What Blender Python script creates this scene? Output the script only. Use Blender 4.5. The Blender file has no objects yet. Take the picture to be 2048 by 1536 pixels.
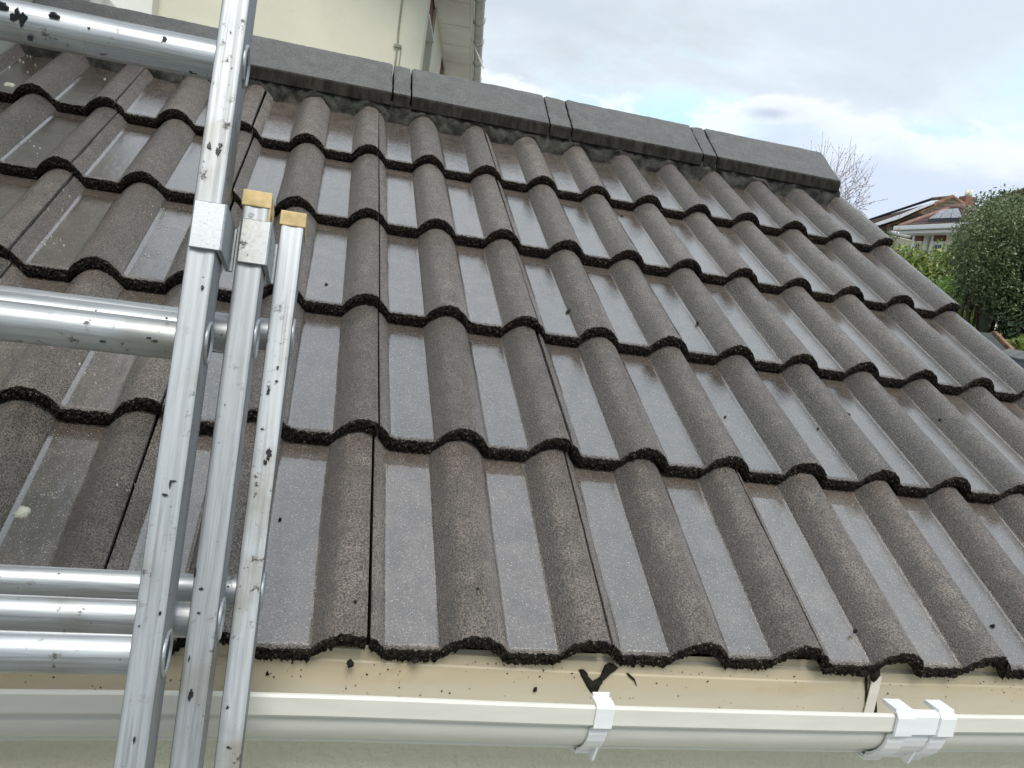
import bpy, bmesh, math, random
import numpy as np
from mathutils import Vector, Matrix, noise as mnoise

random.seed(7)
rng = np.random.default_rng(7)
S = bpy.context.scene
COL = S.collection
R = math.radians

# ------------------------------------------------------------------ camera
RW = ((0.9645510900, -0.2180066438, 0.1487087692),
      (0.1095714284, -0.1817963872, -0.9772124517),
      (0.2400735239, 0.9588655677, -0.1514646041))
CAM = Vector((-0.02986, -0.86706, 2.91985))
cam_d = bpy.data.cameras.new('camera')
cam_d.sensor_width = 36.0
cam_d.lens = 1586.06 / 2048 * 36
cam_d.clip_start = 0.02
cam_d.clip_end = 3000
camo = bpy.data.objects.new('camera', cam_d)
COL.objects.link(camo)
camo.matrix_world = Matrix(((RW[0][0], -RW[1][0], -RW[2][0], CAM.x),
                            (RW[0][1], -RW[1][1], -RW[2][1], CAM.y),
                            (RW[0][2], -RW[1][2], -RW[2][2], CAM.z),
                            (0, 0, 0, 1)))
S.camera = camo

def vdir(az, el):
    az, el = R(az), R(el)
    return Vector((math.sin(az) * math.cos(el), math.cos(az) * math.cos(el), math.sin(el)))

# ------------------------------------------------------------------ world
SUN_EL, SUN_AZ = 53, 186       # azimuth clockwise from +Y: light comes from behind the camera, to the right
world = bpy.data.worlds.new('World')
S.world = world
world.use_nodes = True
wt = world.node_tree
wt.nodes.clear()
def WN(t, **k):
    n = wt.nodes.new(t)
    for a, b in k.items():
        if a.startswith('i_'):
            n.inputs[a[2:]].default_value = b
        else:
            setattr(n, a, b)
    return n
def WL(a, b): wt.links.new(a, b)
def wmath(op, a, b=None, clamp=False):
    n = WN('ShaderNodeMath', operation=op, use_clamp=clamp)
    for i, v in enumerate((a, b)):
        if v is None: continue
        if isinstance(v, (int, float)): n.inputs[i].default_value = v
        else: WL(v, n.inputs[i])
    return n.outputs[0]
def wmap(v, a, b, c=0.0, d=1.0):
    n = WN('ShaderNodeMapRange', interpolation_type='SMOOTHSTEP')
    WL(v, n.inputs[0]); n.inputs[1].default_value = a; n.inputs[2].default_value = b
    n.inputs[3].default_value = c; n.inputs[4].default_value = d
    return n.outputs[0]
def wmix(f, a, b):
    n = WN('ShaderNodeMix', data_type='RGBA')
    if isinstance(f, (int, float)): n.inputs[0].default_value = f
    else: WL(f, n.inputs[0])
    for i, v in ((6, a), (7, b)):
        if isinstance(v, tuple): n.inputs[i].default_value = (*v, 1)
        else: WL(v, n.inputs[i])
    return n.outputs[2]
def wadd(a, b):
    n = WN('ShaderNodeVectorMath', operation='ADD'); WL(a, n.inputs[0])
    if isinstance(b, tuple): n.inputs[1].default_value = b
    else: WL(b, n.inputs[1])
    return n.outputs[0]
def wscale(a, s):
    n = WN('ShaderNodeVectorMath', operation='MULTIPLY'); WL(a, n.inputs[0]); n.inputs[1].default_value = s
    return n.outputs[0]
tc = WN('ShaderNodeTexCoord')
dirv = tc.outputs['Generated']
sep = WN('ShaderNodeSeparateXYZ'); WL(dirv, sep.inputs[0])
zz = wmath('MAXIMUM', sep.outputs[2], -0.02)
zden = wmath('ADD', zz, 0.16)
cmb = WN('ShaderNodeCombineXYZ')
WL(wmath('DIVIDE', sep.outputs[0], zden), cmb.inputs[0])
WL(wmath('DIVIDE', sep.outputs[1], zden), cmb.inputs[1])
cloudp = cmb.outputs[0]
def wnoise(vec, scale, detail, rough=.5, dist=0.0, off=(0, 0, 0)):
    n = WN('ShaderNodeTexNoise'); WL(wadd(vec, off), n.inputs['Vector'])
    n.inputs['Scale'].default_value = scale; n.inputs['Detail'].default_value = detail
    n.inputs['Roughness'].default_value = rough; n.inputs['Distortion'].default_value = dist
    return n.outputs['Fac']
sky = WN('ShaderNodeTexSky', sky_type='NISHITA', sun_disc=False)
sky.sun_elevation = R(SUN_EL); sky.sun_rotation = R(SUN_AZ)
sky.air_density = 1.3; sky.dust_density = 1.0; sky.ozone_density = 2.0
skyb = wmix(0.42, wscale(sky.outputs[0], (2.2, 2.35, 2.1)), (5.2, 8.0, 9.6))
n1 = wnoise(cloudp, 1.1, 7, .58, .3, (3.1, 1.7, 0))
n2 = wnoise(cloudp, .42, 5, .55, .2, (8.3, 2.2, 4))
n3 = wnoise(wscale(cloudp, (.35, 1.0, 1.0)), 1.6, 5, .5, .4, (1.3, 7.2, 2))
cover = wmap(n1, .28, .50)
veil = wmap(n3, .30, .62, .35, 1.0)
cover = wmath('MAXIMUM', cover, wmath('MULTIPLY', veil, .9))
# bright veil, lilac undersides and grey thick cloud
ccol = wmix(wmap(n1, .38, .60), (7.8, 8.6, 9.2), (6.3, 7.1, 8.0))
thick = wmap(wmath('ADD', n2, wmath('MULTIPLY', sep.outputs[2], .62)), .60, .84)
thick = wmath('MULTIPLY', thick, wmap(sep.outputs[2], .42, .68, 1.0, .12))
ccol = wmix(wmath('MULTIPLY', thick, .85), ccol, (4.6, 5.15, 5.6))
skyc = wmix(cover, skyb, ccol)
def wblob(d, inner, outer, stretch=(1, 1, 1), nz=0.0, vec=None):
    sub = WN('ShaderNodeVectorMath', operation='SUBTRACT'); WL(dirv, sub.inputs[0]); sub.inputs[1].default_value = d
    v = wscale(sub.outputs[0], stretch)
    ln = WN('ShaderNodeVectorMath', operation='LENGTH'); WL(v, ln.inputs[0])
    r = ln.outputs['Value']
    if nz:
        r = wmath('ADD', r, wmath('MULTIPLY', wmath('SUBTRACT', wnoise(dirv, 9, 6, .62, .5), .5), nz))
    return wmap(r, inner, outer, 1.0, 0.0)
def pxdir(x, y):
    v = ((x - 1024) / 1586.06, (y - 768) / 1586.06, 1.0)
    d = Vector([sum(RW[i][j] * v[i] for i in range(3)) for j in range(3)])
    return tuple(d.normalized())
# the pale blue gaps between the clouds
for (x, y, a, b, st, f) in ((1290, 235, .01, .17, (1, 1, 3.4), .55), (1850, 295, .005, .10, (1, 1, 2.8), .6),
                            (1430, 275, .0, .10, (1, 1, 3.5), .5), (2420, 170, .03, .22, (1, 1, 2.5), .7), (420, -500, .05, .3, (1, 1, 2), .6)):
    skyc = wmix(wmath('MULTIPLY', wblob(pxdir(x, y), a, b, st, .16), f), skyc, (4.9, 8.3, 9.7))
# low cumulus bank with bright tops along the horizon and lilac-grey bodies
hn = wnoise(wscale(dirv, (1, 1, 2.2)), 4.2, 7, .6, .25, (2.7, 5.5, 1))
hb = wmath('SUBTRACT', sep.outputs[2], wmath('MULTIPLY', wmath('SUBTRACT', hn, .5), .22))
top = wmath('MULTIPLY', wmap(hb, .140, .195), wmap(hb, .195, .212, 1.0, 0.0))
body = wmap(hb, .135, .205, 1.0, 0.0)
skyc = wmix(wmath('MULTIPLY', body, .9), skyc, (6.3, 7.2, 8.7))
skyc = wmix(wmath('MULTIPLY', top, .9), skyc, (8.5, 9.0, 9.4))
# one small ragged grey cloud
skyc = wmix(wmath('MULTIPLY', wblob(pxdir(1538, 226), .002, .036, (1, 1, 4.2), .08), .6), skyc, (4.4, 5.1, 6.4))
bg = WN('ShaderNodeBackground'); bg.inputs[1].default_value = 0.066
WL(skyc, bg.inputs[0])
wo = WN('ShaderNodeOutputWorld'); WL(bg.outputs[0], wo.inputs[0])

sun_d = bpy.data.lights.new('sun', 'SUN')
sun_d.energy = 1.5; sun_d.angle = R(26); sun_d.color = (1, .96, .9)
sun = bpy.data.objects.new('sun', sun_d); COL.objects.link(sun)
sun.rotation_mode = 'QUATERNION'
sun.rotation_quaternion = vdir(SUN_AZ, SUN_EL).to_track_quat('Z', 'Y')

S.view_settings.view_transform = 'Standard'
S.view_settings.look = 'None'
S.view_settings.gamma = 1
S.view_settings.exposure = 0.80
S.view_settings.use_curve_mapping = False

# ------------------------------------------------------------------ material kit
class MT:
    def __init__(s, name, rough=.5, metal=0.0, ior=1.45, base=(.5, .5, .5)):
        s.m = bpy.data.materials.new(name); s.m.use_nodes = True
        s.t = s.m.node_tree
        s.b = s.t.nodes['Principled BSDF']
        s.b.inputs['Roughness'].default_value = rough
        s.b.inputs['Metallic'].default_value = metal
        s.b.inputs['IOR'].default_value = ior
        s.b.inputs['Base Color'].default_value = (*base, 1)
        s.tc = s.t.nodes.new('ShaderNodeTexCoord')
        s.obj = s.tc.outputs['Object']
        s.oi = s.t.nodes.new('ShaderNodeObjectInfo')
        s.rand = s.oi.outputs['Random']
    def N(s, t, **k):
        n = s.t.nodes.new(t)
        for a, b in k.items(): setattr(n, a, b)
        return n
    def put(s, sock, v):
        if isinstance(v, (int, float)): sock.default_value = v
        elif isinstance(v, tuple): sock.default_value = (*v, 1) if len(v) == 3 and sock.type == 'RGBA' else v
        else: s.t.links.new(v, sock)
    def math(s, op, a, b=0.0, clamp=False):
        n = s.N('ShaderNodeMath', operation=op, use_clamp=clamp); s.put(n.inputs[0], a); s.put(n.inputs[1], b); return n.outputs[0]
    def ramp(s, v, a, b, c=0.0, d=1.0, smooth=True):
        n = s.N('ShaderNodeMapRange'); 
        if smooth: n.interpolation_type = 'SMOOTHSTEP'
        s.put(n.inputs[0], v)
        for i, x in ((1, a), (2, b), (3, c), (4, d)): n.inputs[i].default_value = x
        return n.outputs[0]
    def mix(s, f, a, b):
        n = s.N('ShaderNodeMix', data_type='RGBA'); s.put(n.inputs[0], f); s.put(n.inputs[6], a); s.put(n.inputs[7], b); return n.outputs[2]
    def vec(s, v=None, scale=(1, 1, 1), randoff=0.0):
        v = v or s.obj
        n = s.N('ShaderNodeVectorMath', operation='MULTIPLY'); s.put(n.inputs[0], v); n.inputs[1].default_value = scale
        o = n.outputs[0]
        if randoff:
            a = s.N('ShaderNodeVectorMath', operation='ADD'); s.put(a.inputs[0], o)
            s.put(a.inputs[1], s.math('MULTIPLY', s.rand, randoff)); o = a.outputs[0]
        return o
    def noise(s, scale, detail=4, rough=.5, v=None, dist=0.0):
        n = s.N('ShaderNodeTexNoise'); s.put(n.inputs['Vector'], v or s.obj)
        n.inputs['Scale'].default_value = scale; n.inputs['Detail'].default_value = detail
        n.inputs['Roughness'].default_value = rough; n.inputs['Distortion'].default_value = dist
        return n.outputs['Fac']
    def voro(s, scale, v=None, rnd=1.0):
        n = s.N('ShaderNodeTexVoronoi'); s.put(n.inputs['Vector'], v or s.obj)
        n.inputs['Scale'].default_value = scale; n.inputs['Randomness'].default_value = rnd
        sp = s.N('ShaderNodeSeparateColor'); s.put(sp.inputs[0], n.outputs['Color'])
        return n.outputs['Distance'], sp.outputs[0], sp.outputs[1]
    def attr(s, name):
        n = s.N('ShaderNodeAttribute', attribute_name=name); return n.outputs['Fac']
    def sepx(s, v=None):
        n = s.N('ShaderNodeSeparateXYZ'); s.put(n.inputs[0], v or s.obj); return n.outputs
    def bump(s, h, strength=.5, dist=.002, normal=None):
        n = s.N('ShaderNodeBump'); s.put(n.inputs['Height'], h); s.put(n.inputs['Strength'], strength); n.inputs['Distance'].default_value = dist
        if normal is not None: s.put(n.inputs['Normal'], normal)
        return n.outputs[0]
    def color(s, v): s.put(s.b.inputs['Base Color'], v)
    def rough(s, v): s.put(s.b.inputs['Roughness'], v)
    def normal(s, v): s.put(s.b.inputs['Normal'], v)
    def inp(s, k, v): s.put(s.b.inputs[k], v)

def mat_plain(name, col, rough=.6, metal=0.0, var=.12, scale=20, bump=0.0, bscale=200, bdist=.001, randoff=0.0):
    m = MT(name, rough, metal)
    v = m.vec(randoff=randoff) if randoff else m.obj
    n = m.noise(scale, 5, .55, v)
    d = tuple(c * (1 - var) for c in col); u = tuple(min(1, c * (1 + var)) for c in col)
    m.color(m.mix(m.ramp(n, .3, .7), d, u))
    if bump: m.normal(m.bump(m.noise(bscale, 4, .6, v), bump, bdist))
    return m.m

def mat_tile():
    m = MT('wet_concrete_tile', .4, ior=1.5)
    v = m.vec(randoff=37.0)
    pan = m.attr('pan'); nose = m.attr('nose')
    n_lo = m.noise(4.5, 4, .6, v); n_mid = m.noise(28, 5, .65, v); n_hi = m.noise(420, 3, .6, v); n_gr = m.noise(900, 2, .6, v)
    roll = m.mix(m.ramp(n_mid, .3, .7), (.150, .118, .090), (.300, .246, .198))
    roll = m.mix(m.ramp(n_lo, .50, .72, 0, .6), roll, (.190, .128, .090))
    panc = m.mix(m.ramp(n_mid, .3, .72), (.084, .066, .053), (.150, .124, .104))
    panc = m.mix(m.ramp(m.noise(7, 5, .65, v), .52, .72, 0, .55), panc, (.090, .070, .046))
    yl = m.sepx()[1]
    dry = m.ramp(m.math('ADD', yl, m.math('MULTIPLY', m.math('SUBTRACT', m.noise(70, 4, .7, v), .5), .012)), .3115, .3145)
    wet = m.math('MULTIPLY', pan, m.math('SUBTRACT', 1.0, dry))
    panc = m.mix(m.math('MULTIPLY', dry, .6), panc, (.085, .066, .050))
    streak = m.noise(7, 5, .65, m.vec(scale=(9, 1.1, 1), randoff=19.0))
    panc = m.mix(m.ramp(streak, .45, .75, 0, .45), panc, (.060, .052, .045))
    roll = m.mix(m.ramp(streak, .5, .75, 0, .35), roll, (.060, .050, .042))
    c = m.mix(pan, roll, panc)
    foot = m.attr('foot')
    c = m.mix(m.math('MULTIPLY', m.ramp(m.math('ADD', foot, m.math('MULTIPLY', m.math('SUBTRACT', m.noise(60, 4, .7, v), .5), .9)), .25, .80), .85), c, (.058, .044, .032))  # foot dirt, widened so the left flank's shade is in the colour
    c = m.mix(m.math('MULTIPLY', m.ramp(n_hi, .38, .58, .95, 0), m.ramp(pan, 0, 1, 1, .50)), c, (.022, .018, .014))
    tint = m.math('ADD', m.math('MULTIPLY', m.rand, .50), .76)
    mul = m.N('ShaderNodeVectorMath', operation='MULTIPLY'); m.put(mul.inputs[0], c)
    cx = m.N('ShaderNodeCombineXYZ'); [m.put(cx.inputs[i], tint) for i in range(3)]; m.put(mul.inputs[1], cx.outputs[0]); c = mul.outputs[0]
    # light stone grains
    d, ra, rb = m.voro(400, v)
    g = m.math('MULTIPLY', m.ramp(d, .18, .40, 1, 0), m.ramp(ra, .76, .84))
    c = m.mix(m.math('MULTIPLY', g, m.ramp(rb, 0, 1, .35, .95)), c, (.50, .45, .39))
    d2, ra2, rb2 = m.voro(720, v)
    g2 = m.math('MULTIPLY', m.ramp(d2, .2, .45, 1, 0), m.ramp(ra2, .66, .76))
    c = m.mix(m.math('MULTIPLY', g2, .6), c, (.44, .38, .32))
    # black mossy broken edge
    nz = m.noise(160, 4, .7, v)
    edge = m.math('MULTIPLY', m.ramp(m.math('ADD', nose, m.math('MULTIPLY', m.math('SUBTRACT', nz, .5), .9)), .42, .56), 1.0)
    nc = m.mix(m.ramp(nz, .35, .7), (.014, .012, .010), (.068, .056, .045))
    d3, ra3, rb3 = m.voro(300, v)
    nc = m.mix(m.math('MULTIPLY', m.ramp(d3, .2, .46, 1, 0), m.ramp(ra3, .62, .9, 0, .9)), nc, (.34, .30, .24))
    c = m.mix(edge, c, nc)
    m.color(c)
    rp = m.math('ADD', m.ramp(n_mid, .3, .75, .13, .24), 0.0)
    rr = m.ramp(n_hi, .3, .7, .30, .46)
    r = m.N('ShaderNodeMix', data_type='FLOAT'); m.put(r.inputs[0], pan); m.put(r.inputs[2], rr); m.put(r.inputs[3], rp)
    r2 = m.N('ShaderNodeMix', data_type='FLOAT'); m.put(r2.inputs[0], edge); m.put(r2.inputs[2], r.outputs[0]); r2.inputs[3].default_value = .62
    m.rough(r2.outputs[0])
    sp = m.N('ShaderNodeMix', data_type='FLOAT'); m.put(sp.inputs[0], edge); sp.inputs[2].default_value = .85; sp.inputs[3].default_value = .12
    m.inp('Specular IOR Level', sp.outputs[0])
    # water film
    cw = m.math('MULTIPLY', m.math('ADD', m.math('MULTIPLY', wet, .25), m.math('SUBTRACT', .75, m.math('MULTIPLY', m.math('MULTIPLY', dry, pan), .55))), m.math('SUBTRACT', 1.0, edge))
    m.inp('Coat Weight', cw); cr = m.N('ShaderNodeMix', data_type='FLOAT'); m.put(cr.inputs[0], pan); m.put(cr.inputs[2], m.ramp(n_hi, .3, .7, .15, .30)); m.put(cr.inputs[3], m.math('ADD', m.ramp(streak, .3, .7, .02, .10), m.math('MULTIPLY', dry, .25))); m.inp('Coat Roughness', cr.outputs[0]); m.inp('Coat IOR', m.ramp(pan, 0, 1, 2.05, 2.3))
    n_md2 = m.noise(210, 4, .7, v)
    h = m.math('ADD', m.math('MULTIPLY', n_hi, 1.0), m.math('MULTIPLY', n_gr, .5)); h = m.math('ADD', h, m.math('MULTIPLY', m.math('MULTIPLY', n_md2, m.math('SUBTRACT', 1.0, pan)), 1.6))
    h = m.math('ADD', h, m.math('MULTIPLY', g, .5)); h = m.math('ADD', h, m.math('MULTIPLY', m.math('MULTIPLY', edge, m.noise(190, 5, .75, v)), 3.0))
    st = m.N('ShaderNodeMix', data_type='FLOAT'); m.put(st.inputs[0], pan); st.inputs[2].default_value = .85; st.inputs[3].default_value = .16
    st2 = m.N('ShaderNodeMix', data_type='FLOAT'); m.put(st2.inputs[0], edge); m.put(st2.inputs[2], st.outputs[0]); st2.inputs[3].default_value = 1.0
    b1 = m.bump(m.noise(45, 3, .5, v), m.ramp(pan, 0, 1, .12, .035), .004)
    m.normal(m.bump(h, st2.outputs[0], .0036, b1))
    m.inp('Coat Normal', m.bump(h, m.ramp(wet, 0, 1, .95, .07), .0034, b1))
    return m.m

def mat_ridge():
    m = MT('weathered_ridge_concrete', .6, ior=1.45)
    v = m.vec(randoff=23.0)
    n_hi = m.noise(380, 4, .65, v); n_mid = m.noise(24, 5, .65, v)
    c = m.mix(m.ramp(n_mid, .3, .7), (.175, .174, .170), (.245, .243, .235))
    c = m.mix(m.ramp(n_hi, .40, .66, .8, 0), c, (.035, .033, .030))
    dark = m.attr('skirt')  # near-black skirt: the upright face's shade is put into the colour
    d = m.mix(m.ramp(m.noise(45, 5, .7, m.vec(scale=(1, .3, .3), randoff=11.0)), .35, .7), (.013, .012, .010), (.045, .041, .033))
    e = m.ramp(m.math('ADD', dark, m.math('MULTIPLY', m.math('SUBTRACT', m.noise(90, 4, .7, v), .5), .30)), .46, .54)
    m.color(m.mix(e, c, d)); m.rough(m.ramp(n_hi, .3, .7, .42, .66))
    m.inp('Specular IOR Level', m.ramp(e, 0, 1, .5, .15))
    m.normal(m.bump(n_hi, .8, .002))
    return m.m

def mat_mortar():
    m = MT('dark_mortar', .8)
    n = m.noise(26, 6, .7); n2 = m.noise(230, 4, .7)
    c = m.mix(m.ramp(n, .35, .7), (.022, .022, .019), (.088, .085, .072))
    c = m.mix(m.ramp(m.noise(9, 4, .6), .58, .7, 0, .5), c, (.035, .045, .032))
    m.color(c); m.normal(m.bump(m.math('ADD', n, m.math('MULTIPLY', n2, .3)), 1.0, .006))
    m.inp('Specular IOR Level', .3)
    return m.m

def mat_alu(name, axis=2, tone=.62, dirt=.5, rough=.36, metal=.82):
    m = MT(name, rough, 1.0)
    sc = [60, 60, 60]; sc[axis] = 2.2
    v = m.vec(scale=tuple(sc), randoff=31.0)
    st = m.noise(6, 4, .65, v)
    v1 = m.vec(randoff=9.0)
    sc2 = [420, 420, 420]; sc2[axis] = 9
    scr = m.noise(1, 3, .6, m.vec(scale=tuple(sc2), randoff=5.0))
    lo = m.noise(9, 4, .6, v1)
    c = m.mix(m.ramp(st, .3, .7), (tone * .82, tone * .865, tone * .89), (tone * 1.04, tone * 1.09, tone * 1.12))
    c = m.mix(m.ramp(lo, .5, .75, 0, .45 * dirt), c, (tone * .62, tone * .60, tone * .52))
    c = m.mix(m.ramp(scr, .56, .68, 0, .40), c, (tone * .45, tone * .44, tone * .40))
    ngr = m.noise(70, 5, .7, v1)
    gr = m.math('MULTIPLY', m.ramp(ngr, .58, .70), m.ramp(lo, .42, .62))
    c = m.mix(m.math('MULTIPLY', gr, .8 * dirt), c, (.10, .09, .07))
    d, ra, rb = m.voro(130, v1)
    sp = m.math('MULTIPLY', m.ramp(m.math('ADD', d, m.math('MULTIPLY', m.noise(400, 3, .6, v1), .5)), .28, .38, 1, 0), m.ramp(ra, 1 - .12 * dirt, 1 - .10 * dirt))
    d4, ra4, rb4 = m.voro(38, m.vec(scale=(1, 1, 1), randoff=17.0))
    nn = m.noise(120, 3, .6, v1)
    sp2 = m.math('MULTIPLY', m.ramp(m.math('ADD', d4, m.math('MULTIPLY', nn, .8)), .46, .52, 1, 0), m.ramp(ra4, 1 - .09 * dirt, 1 - .08 * dirt))
    sp = m.math('MAXIMUM', sp, sp2)
    c = m.mix(sp, c, (.012, .012, .014))
    m.color(c)
    m.inp('Metallic', m.math('SUBTRACT', metal, m.math('MULTIPLY', m.math('MAXIMUM', sp, gr), .75), True))
    m.rough(m.math('ADD', m.ramp(st, .3, .7, rough - .06, rough + .10), m.math('MULTIPLY', m.math('MAXIMUM', sp, gr), .25)))
    m.normal(m.bump(m.math('ADD', st, m.math('MULTIPLY', sp, 1.0)), .12, .0006))
    return m.m

def mat_gutter(name, col, stain=0.0):
    m = MT(name, .34, ior=1.5)
    v = m.vec(scale=(1.2, 8, 8))
    n = m.noise(8, 5, .6, v)
    c = m.mix(m.ramp(n, .3, .7), tuple(x * .93 for x in col), col)
    g = m.math('MULTIPLY', m.ramp(m.noise(60, 5, .75), .62, .72), m.ramp(m.noise(4, 3, .5), .5, .65))
    c = m.mix(m.math('MULTIPLY', g, .6), c, (.30, .31, .28))
    if stain:
        z = m.sepx()[2]
        nb = m.noise(5, 6, .65, m.vec(scale=(1, 6, 6)))
        s1 = m.ramp(m.math('ADD', z, m.math('MULTIPLY', m.math('SUBTRACT', nb, .5), .05)), 2.370, 2.425)
        c = m.mix(m.ramp(s1, 0, 1, .25, .95), c, (.56, .49, .345))
        c = m.mix(m.math('MULTIPLY', m.ramp(m.noise(11, 5, .7, m.vec(scale=(1, 3, 3))), .52, .72, 0, .5), s1), c, (.46, .37, .22))
        gr = m.ramp(m.noise(230, 5, .8), .66, .74, 0, .85)
        c = m.mix(m.math('MULTIPLY', gr, s1), c, (.06, .045, .03))
    m.color(c); m.rough(m.ramp(n, .3, .7, .30, .48))
    m.normal(m.bump(m.noise(30, 3, .5, v), .12, .001))
    return m.m

def mat_render(name, col, bs=150, bd=.0035, st=.75, var=.10):
    m = MT(name, .85)
    n = m.noise(2.2, 6, .6)
    c = m.mix(m.ramp(n, .3, .7), tuple(x * (1 - var) for x in col), col)
    m.color(c)
    h = m.math('ADD', m.noise(bs, 5, .6), m.math('MULTIPLY', m.noise(bs * .3, 3, .5), .8))
    m.normal(m.bump(h, st, bd))
    return m.m

def mat_leaf(name, c1, c2, c3, rough=.38, trans=.25):
    m = MT(name, rough, ior=1.45)
    a = m.attr('tone')
    c = m.mix(m.ramp(a, 0, .55, smooth=False), c1, c2)
    c = m.mix(m.ramp(a, .62, 1, 0, 1, smooth=False), c, c3)
    m.color(c)
    tr = m.N('ShaderNodeBsdfTranslucent'); m.put(tr.inputs[0], c)
    mx = m.N('ShaderNodeMixShader'); mx.inputs[0].default_value = trans
    m.t.links.new(m.b.outputs[0], mx.inputs[1]); m.t.links.new(tr.outputs[0], mx.inputs[2])
    out = m.t.nodes['Material Output']; m.t.links.new(mx.outputs[0], out.inputs[0])
    return m.m

M = {}
M['tile'] = mat_tile()
M['ridge'] = mat_ridge()
M['mortar'] = mat_mortar()
M['stile'] = mat_alu('mill_aluminium_stile', 2, .44, 1.7, .50, .66)
M['stile_dirty'] = mat_alu('splashed_aluminium_stile', 2, .60, 2.8, .52, .55)
M['rung'] = mat_alu('worn_aluminium_rung', 0, .46, 2.0, .40, .70)
M['bracket'] = mat_alu('cast_aluminium_bracket', 1, .42, 1.3, .46)
M['gutter'] = mat_gutter('white_upvc_gutter', (.75, .735, .66))
M['gutter_in'] = mat_gutter('stained_gutter_inside', (.58, .56, .48), 1.0)
M['strip'] = mat_plain('tan_stained_strip', (.52, .45, .31), .6, var=.2, scale=14)
M['clip'] = mat_gutter('new_white_upvc', (.86, .87, .87))
M['render'] = mat_render('rough_green_cream_render', (.86, .82, .64), 75, .008, 1.0, .10)
M['housewall'] = mat_render('smooth_cream_render', (.73, .715, .575), 60, .003, .5, .08)
M['whitewall'] = mat_render('white_render', (.80, .80, .73), 70, .002, .4, .06)
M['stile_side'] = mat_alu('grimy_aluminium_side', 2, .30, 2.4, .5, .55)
M['tread'] = mat_alu('matt_ribbed_tread', 0, .50, 1.6, .62, .35)
M['bracket_side'] = mat_alu('dark_bracket_cheek', 2, .34, 2.0, .5, .55)  # darker, duller copy for the side faces of the bracket
M['cap'] = mat_plain('yellow_plastic_cap', (.58, .43, .20), .55, var=.25, scale=60, bump=.3, bscale=300)
M['black'] = mat_plain('black_bitumen_splash', (.012, .013, .017), .35, bump=.6, bscale=260)
M['moss'] = mat_plain('dark_moss', (.014, .012, .008), .9, var=.7, scale=120, bump=1, bscale=300, bdist=.004)
M['dropping'] = mat_plain('bird_dropping', (.62, .62, .50), .8, var=.25, scale=120, bump=.6, bscale=300)
M['lichen'] = mat_plain('pale_lichen', (.50, .50, .44), .9, var=.25, scale=200)
M['hole_shade'] = mat_plain('dark_rung_hollow', (.06, .055, .045), .7, var=.4, scale=80)
M['deck'] = mat_plain('black_underlay', (.01, .01, .01), .9)
M['board'] = mat_plain('white_painted_board', (.70, .70, .64), .5, var=.08)
M['board_dirty'] = mat_plain('grimy_white_board', (.72, .71, .65), .6, var=.22, scale=28)

# ------------------------------------------------------------------ object kit
def finish(o, parent=None, label=None, cat=None, group=None, kind=None):
    if parent is not None: o.parent = parent
    if label: o['label'] = label
    if cat: o['category'] = cat
    if group: o['group'] = group
    if kind: o['kind'] = kind
    return o
def link_mesh(name, me, mats, parent=None, smooth=False, **k):
    for m in (mats if isinstance(mats, (list, tuple)) else [mats]):
        if me.materials.find(m.name) < 0: me.materials.append(m)
    if smooth: me.shade_smooth()
    o = bpy.data.objects.new(name, me); COL.objects.link(o)
    return finish(o, parent, **k)
def meshpy(name, vs, fs, mats, parent=None, smooth=False, **k):
    me = bpy.data.meshes.new(name); me.from_pydata([tuple(v) for v in vs], [], fs); me.update()
    return link_mesh(name, me, mats, parent, smooth, **k)
def bm_obj(name, bm, mats, parent=None, smooth=False, **k):
    bmesh.ops.recalc_face_normals(bm, faces=bm.faces)
    me = bpy.data.meshes.new(name); bm.to_mesh(me); bm.free()
    return link_mesh(name, me, mats, parent, smooth, **k)
def thing(name, label, cat, loc=(0, 0, 0), group=None, rotz=0):
    o = bpy.data.objects.new(name, None); COL.objects.link(o); o.location = loc; o.rotation_euler = (0, 0, rotz)
    o.empty_display_size = .1
    return finish(o, None, label, cat, group)
def add_box(bm, c, s, rot=None, bevel=0.0):
    r = bmesh.ops.create_cube(bm, size=1.0)
    vs = r['verts']
    M4 = Matrix.Translation(c) @ (rot.to_4x4() if rot else Matrix.Identity(4)) @ Matrix.Diagonal((s[0], s[1], s[2], 1))
    bmesh.ops.transform(bm, matrix=M4, verts=vs)
    if bevel:
        es = list({e for v in vs for e in v.link_edges})
        bmesh.ops.bevel(bm, geom=es, offset=bevel, segments=2, affect='EDGES', profile=.7)
    return vs
def add_prism(bm, pts, axis0, axis1, ext, origin=Vector((0, 0, 0))):
    """closed 2-D outline swept along ext"""
    a = [bm.verts.new(origin + axis0 * p[0] + axis1 * p[1]) for p in pts]
    b = [bm.verts.new(v.co + ext) for v in a]
    n = len(pts)
    for i in range(n):
        bm.faces.new((a[i], a[(i + 1) % n], b[(i + 1) % n], b[i]))
    bm.faces.new(a[::-1]); bm.faces.new(b)
def add_tube(bm, p0, p1, r, seg=12, r1=None, caps=True):
    p0, p1 = Vector(p0), Vector(p1); d = (p1 - p0)
    L = d.length; q = d.to_track_quat('Z', 'Y').to_matrix().to_4x4()
    m = Matrix.Translation(p0 + d / 2) @ q
    bmesh.ops.create_cone(bm, cap_ends=caps, segments=seg, radius1=r, radius2=r if r1 is None else r1, depth=L, matrix=m)
X, Y, Z = Vector((1, 0, 0)), Vector((0, 1, 0)), Vector((0, 0, 1))
def fb(x, y, z, s=1.0, o=4): return mnoise.fractal(Vector((x * s, y * s, z * s)), 1.0, 2.0, o)

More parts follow.
